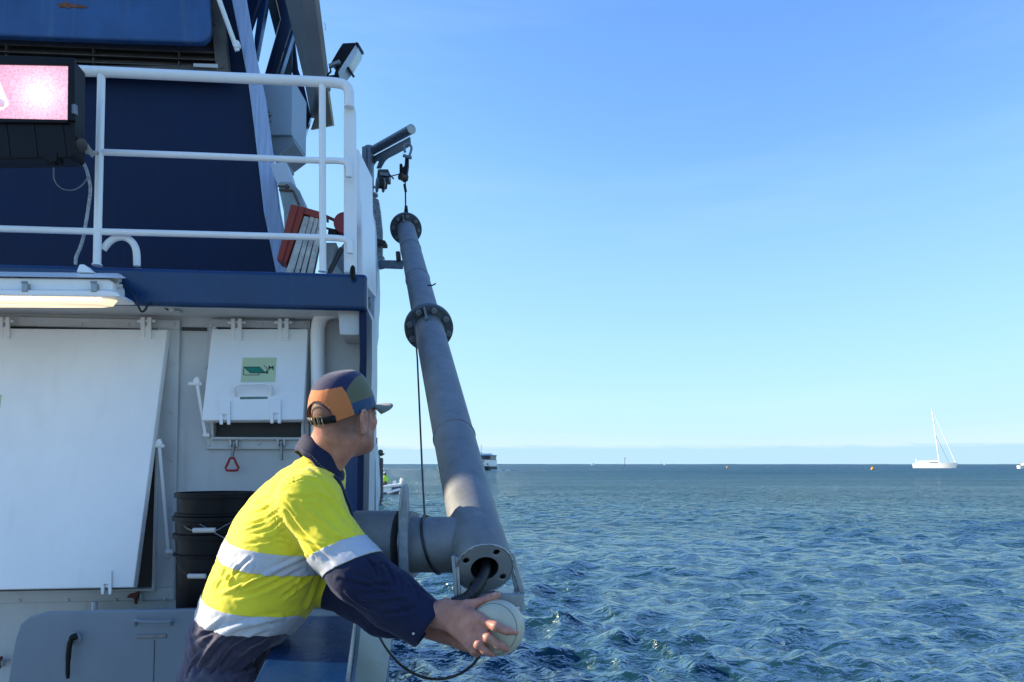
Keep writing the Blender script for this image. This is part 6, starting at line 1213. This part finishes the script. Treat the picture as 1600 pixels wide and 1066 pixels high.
# placket at the open front, navy
f = MB(); f.prism([PV(520, 742, 1.99), PV(530, 748, 2.0), PV(547, 790, 2.02), PV(552, 812, 2.03), PV(546, 812, 2.03), PV(536, 782, 2.0)], (0, .02, 0)); f.build('placket', M['navyc'], shirt, bevel=.003)
# sleeve button
f = MB(); f.lathe(Vector(PV(646, 990, 1.752)), (-.1, -1, -.2), [(0, .0032), (.0015, .0032), (.002, .002)], 12); f.build('button', mat('pearl_button', (.6, .58, .55, 1), .3, bump=0), shirt)

# ---- trousers and boots
T_ = Solid(seg(-1.15, -.55, .006), seg(1.75, 2.55, .006), seg(1.06, 2.06, .006))
tr = [(PV(318, 1150, 2.12), .150, .108), (PV(330, 1100, 2.12), .150, .108), (PV(343, 1060, 2.12), .12, .085)]
T_.add(loft(tr, Lx, Fx), .01)
for h_, k_, a_ in ((hipR, kR, aR_), (hipL, kL, aL_)): T_.add(cone(h_, k_, .105, .078), .03).add(cone(k_, a_ + np.array([0, 0, .03]), .078, .066), .03)
tco, tq = nets(T_); tco = smooth_mesh(tco, tq, 2); tnm = vnormals(tco, tq)
tco = folds(tco, tnm, [([(420, 1000), (400, 1030), (385, 1066)], .006, 5), ([(400, 990), (360, 1015), (335, 1060)], .007, 7), ([(380, 990), (335, 1010), (305, 1055)], -.006, 7), ([(360, 1060), (380, 1050), (405, 1045)], .006, 5), ([(330, 1000), (310, 1030), (295, 1066)], .004, 7)])
w_ = fnoise(tco @ np.array([[.8, 0, .6], [0, 1, 0], [-.6, 0, .8]]), (10, 10, 26), 5.5, 3); tco += tnm * ((1 - np.abs(w_) * 3) * .004 - .002)[:, None]
mesh_obj('trousers', tco, tq, fabric('faded_navy_trousers', (.055, .056, .090, 1), sheen=.35, shcol=(.8, .8, 1, 1), wr=.4), man, org)
for a_ in (aR_, aL_):
    f = MB(); c = Vector(a_); d_ = Vector((.80, .55, 0)).normalized(); s_ = Vector((-d_.y, d_.x, 0)); z0 = DECK + .002 - c.z
    prof = [(-.085, .036, .055), (-.05, .045, .13), (.0, .048, .16), (.05, .046, .085), (.11, .052, .065), (.17, .047, .05), (.20, .025, .03)]
    rings = []
    for x, w, h in prof: rings.append([c + d_ * x + s_ * (w * math.cos(t)) + Vector((0, 0, z0 + .0 + h * (.5 + .5 * math.sin(t)))) for t in np.linspace(0, 2 * math.pi, 17)[:-1]])
    f.add([p for r_ in rings for p in r_], [(i * 16 + k, i * 16 + (k + 1) % 16, (i + 1) * 16 + (k + 1) % 16, (i + 1) * 16 + k) for i in range(len(prof) - 1) for k in range(16)] + [tuple(range(16)), tuple(range((len(prof) - 1) * 16, len(prof) * 16))]); f.build('boot', mat('work_boot', (.05, .035, .02, 1), .6), man)

# ---- cap
tilt = R(13); cf = hf * math.cos(tilt) + hu * math.sin(tilt); cup = hu * math.cos(tilt) - hf * math.sin(tilt); cr_ = hr
CC = H(0, .000, -.010) ; CA, CB_, CHt = .1025, .0865, .1170
cap = MB(); NU, NV = 280, 96; pts = []
def dome(u, v):
    th = 2 * math.pi * u; r_ = max(math.cos(v * math.pi / 2), 0) ** .62; z = CHt * math.sin(v * math.pi / 2) ** 1.05
    f_ = CA * math.cos(th) * r_; l_ = CB_ * math.sin(th) * r_
    z += -.006 * math.cos(2 * th) * (1 - v)
    return l_, f_, z
for j in range(NV + 1):
    for i in range(NU): l_, f_, z = dome(i / NU, j / NV); f_ += .016 * (max(z, 0) / CHt) ** 1.5; pts.append((l_, f_, z))
rj = lambda p: CC + cr_ * p[0] + cf * p[1] + cup * p[2]
def capcol(l, f_, z):
    if f_ < -.040 - .0 * z:
        return 0 if z > .083 + .25 * (f_ + .1) * 0 else 1
    if z < .036: return 3
    crown = .064 + .034 * min(1, max(0, (f_ + .040) / .055)) ** .6
    if f_ > .075: crown = .108 - (f_ - .075) * .9
    return 2 if z < crown and abs(l) > .036 else 0
cap.add([rj(p) for p in pts], [])
for j in range(NV):
    for i in range(NU):
        a, b, c, d = j * NU + i, j * NU + (i + 1) % NU, (j + 1) * NU + (i + 1) % NU, (j + 1) * NU + i
        m0 = [sum(pts[k][q] for k in (a, b, c, d)) / 4 for q in range(3)]
        if m0[1] < -.04 and (m0[0] / .047) ** 2 + (max(m0[2] - .004, 0) / .0525) ** 2 < 1: continue
        cap.f.append((a, b, c, d)); cap.m.append(capcol(*m0))
capc = [fabric('cap_navy', (.016, .020, .070, 1), wr=.4), fabric('cap_orange', (.62, .19, .055, 1), wr=.6), fabric('cap_olive', (.125, .130, .075, 1), wr=.4), fabric('cap_blue', (.022, .065, .135, 1), wr=.4)]
capo = cap.build('cap', capc, man, angle=180); md = capo.modifiers.new('s', 'SOLIDIFY'); md.thickness = .0025; md.offset = -1
# brim
f = MB(); nb, nr_ = 28, 8; bp_ = []
for j in range(nr_ + 1):
    for i in range(nb + 1):
        a = R(-66 + 132 * i / nb); t = j / nr_; ext = .086 * max(0., math.cos(a * 1.25)) ** .7 * t
        l_ = CB_ * math.sin(a) * 1.0; f_ = CA * math.cos(a); bp_.append(rj((l_ * (1 + .05 * t), f_ + ext, .004 - .006 * math.cos(2 * a) - .10 * ext - (3.2 * l_ * l_ + .006) * t)))
f.add(bp_, [(j * (nb + 1) + i, j * (nb + 1) + i + 1, (j + 1) * (nb + 1) + i + 1, (j + 1) * (nb + 1) + i) for j in range(nr_) for i in range(nb)]); f.build('brim', fabric('brim_olive', (.105, .120, .085, 1), wr=.2), capo, solid=.003, angle=180)
# dark binding round the opening, strap and buckle
arc = []
for a in np.linspace(0, math.pi, 26):
    l_, z = .0475 * math.cos(a), .004 + .0530 * math.sin(a); v = math.asin(min(1, (max(z, 0) / CHt) ** (1 / 1.05))) / (math.pi / 2); r_ = math.cos(v * math.pi / 2) ** .62; f_ = -CA * r_ * math.sqrt(max(0, 1 - (l_ / (CB_ * r_)) ** 2)) - .001; arc.append(Vector(rj((l_, f_, z - .004))))
f = MB(); f.tube(arc, .0016, 8); f.build('binding', M['navyc'], capo)
f = MB(); sv = []
for i in range(21):
    l_ = -.052 + .104 * i / 20; f_ = -CA * math.sqrt(1 - (l_ / CB_) ** 2) - .0012; sv += [rj((l_, f_, -.004)), rj((l_, f_, .015))]
f.add(sv, [(2 * i, 2 * i + 2, 2 * i + 3, 2 * i + 1) for i in range(20)]); f.build('strap', M['black'], capo, solid=.002)
for l0 in (-.012, .004, .018):
    f_ = -CA * math.sqrt(1 - (l0 / CB_) ** 2) - .004; q = [rj((l0 + a, f_ + .5 * l0 * a * 0, z)) for a, z in ((-.0055, -.006), (.0055, -.006), (.0055, .017), (-.0055, .017))]
    f = MB(); f.tube([Vector(x) for x in q], .0017, 8, closed=True); f.build('buckle', mat('brass_buckle', (.30, .24, .14, 1), .35, metal=.6), capo)

# ---- the pale ball in the hands, with its seam ring and cable
bl_ = thing('transducer_ball', 'pale cream rounded instrument head held in both hands, cable hanging below', 'instrument', Vector(BC))
hh = BALLH; prof = []
for t in np.linspace(-1, 1, 41):
    ang_ = t * math.pi / 2; prof.append((hh * math.sin(ang_) * (1), BALLR * abs(math.cos(ang_)) ** .62 if abs(t) < 1 else .0005))
# a fine groove near the front rim
pr = []
for h_, r_ in prof: pr.append((h_, r_))
f = MB(); f.lathe(Vector(BC), Vector(BAX), pr, 72, cap=False); f.build('shell', mat('cream_plastic', (.52, .49, .37, 1), .4, var=.06, vscale=18, bump=.15, streak=0), bl_, angle=180)
gr = [Vector(BC) + Vector(BAX) * .0300 + (Vector(uu_ := hr * 0 + np.cross(BAX, [0, 0, 1]) / np.linalg.norm(np.cross(BAX, [0, 0, 1]))) * math.cos(a) + Vector(np.cross(BAX, uu_)) * math.sin(a)) * (BALLR * math.cos(math.asin(.0300 / hh)) ** .62 + .0001) for a in np.linspace(0, 2 * math.pi, 73)[:-1]]
f = MB(); f.tube(gr, .0011, 6, closed=True); f.build('seam_ring', mat('seam_shadow', (.16, .18, .14, 1), .6, bump=0), bl_)
cb2 = thing('instrument_cable', 'black cable looping from the cream ball down and back over the bulwark', 'cable', P(680, 1060, 1.8))
f = MB(); f.tube(bez([P(x, y, d_ + (.10 if x > 700 else .05 if x > 660 else 0)) for x, y, d_ in ((752, 1020, 1.76), (745, 1031, 1.76), (735, 1042, 1.76), (716, 1054, 1.77), (690, 1061, 1.79), (664, 1059, 1.82), (640, 1049, 1.87), (620, 1033, 1.95), (603, 1012, 2.05), (590, 990, 2.17), (578, 973, 2.30), (566, 961, 2.42), (550, 953, 2.50), (530, 948.5, 2.55), (500, 947, 2.6), (470, 946, 2.62))], 6), .0037, 10); f.build('cable', M['cable'], cb2)
f = MB(); f.tube([P(565, 972, 2.41), P(563, 967, 2.39), P(568, 963, 2.39), (P(571, 957, 2.40))], .0022, 6); f.build('cable_tie', M['cable'], cb2)
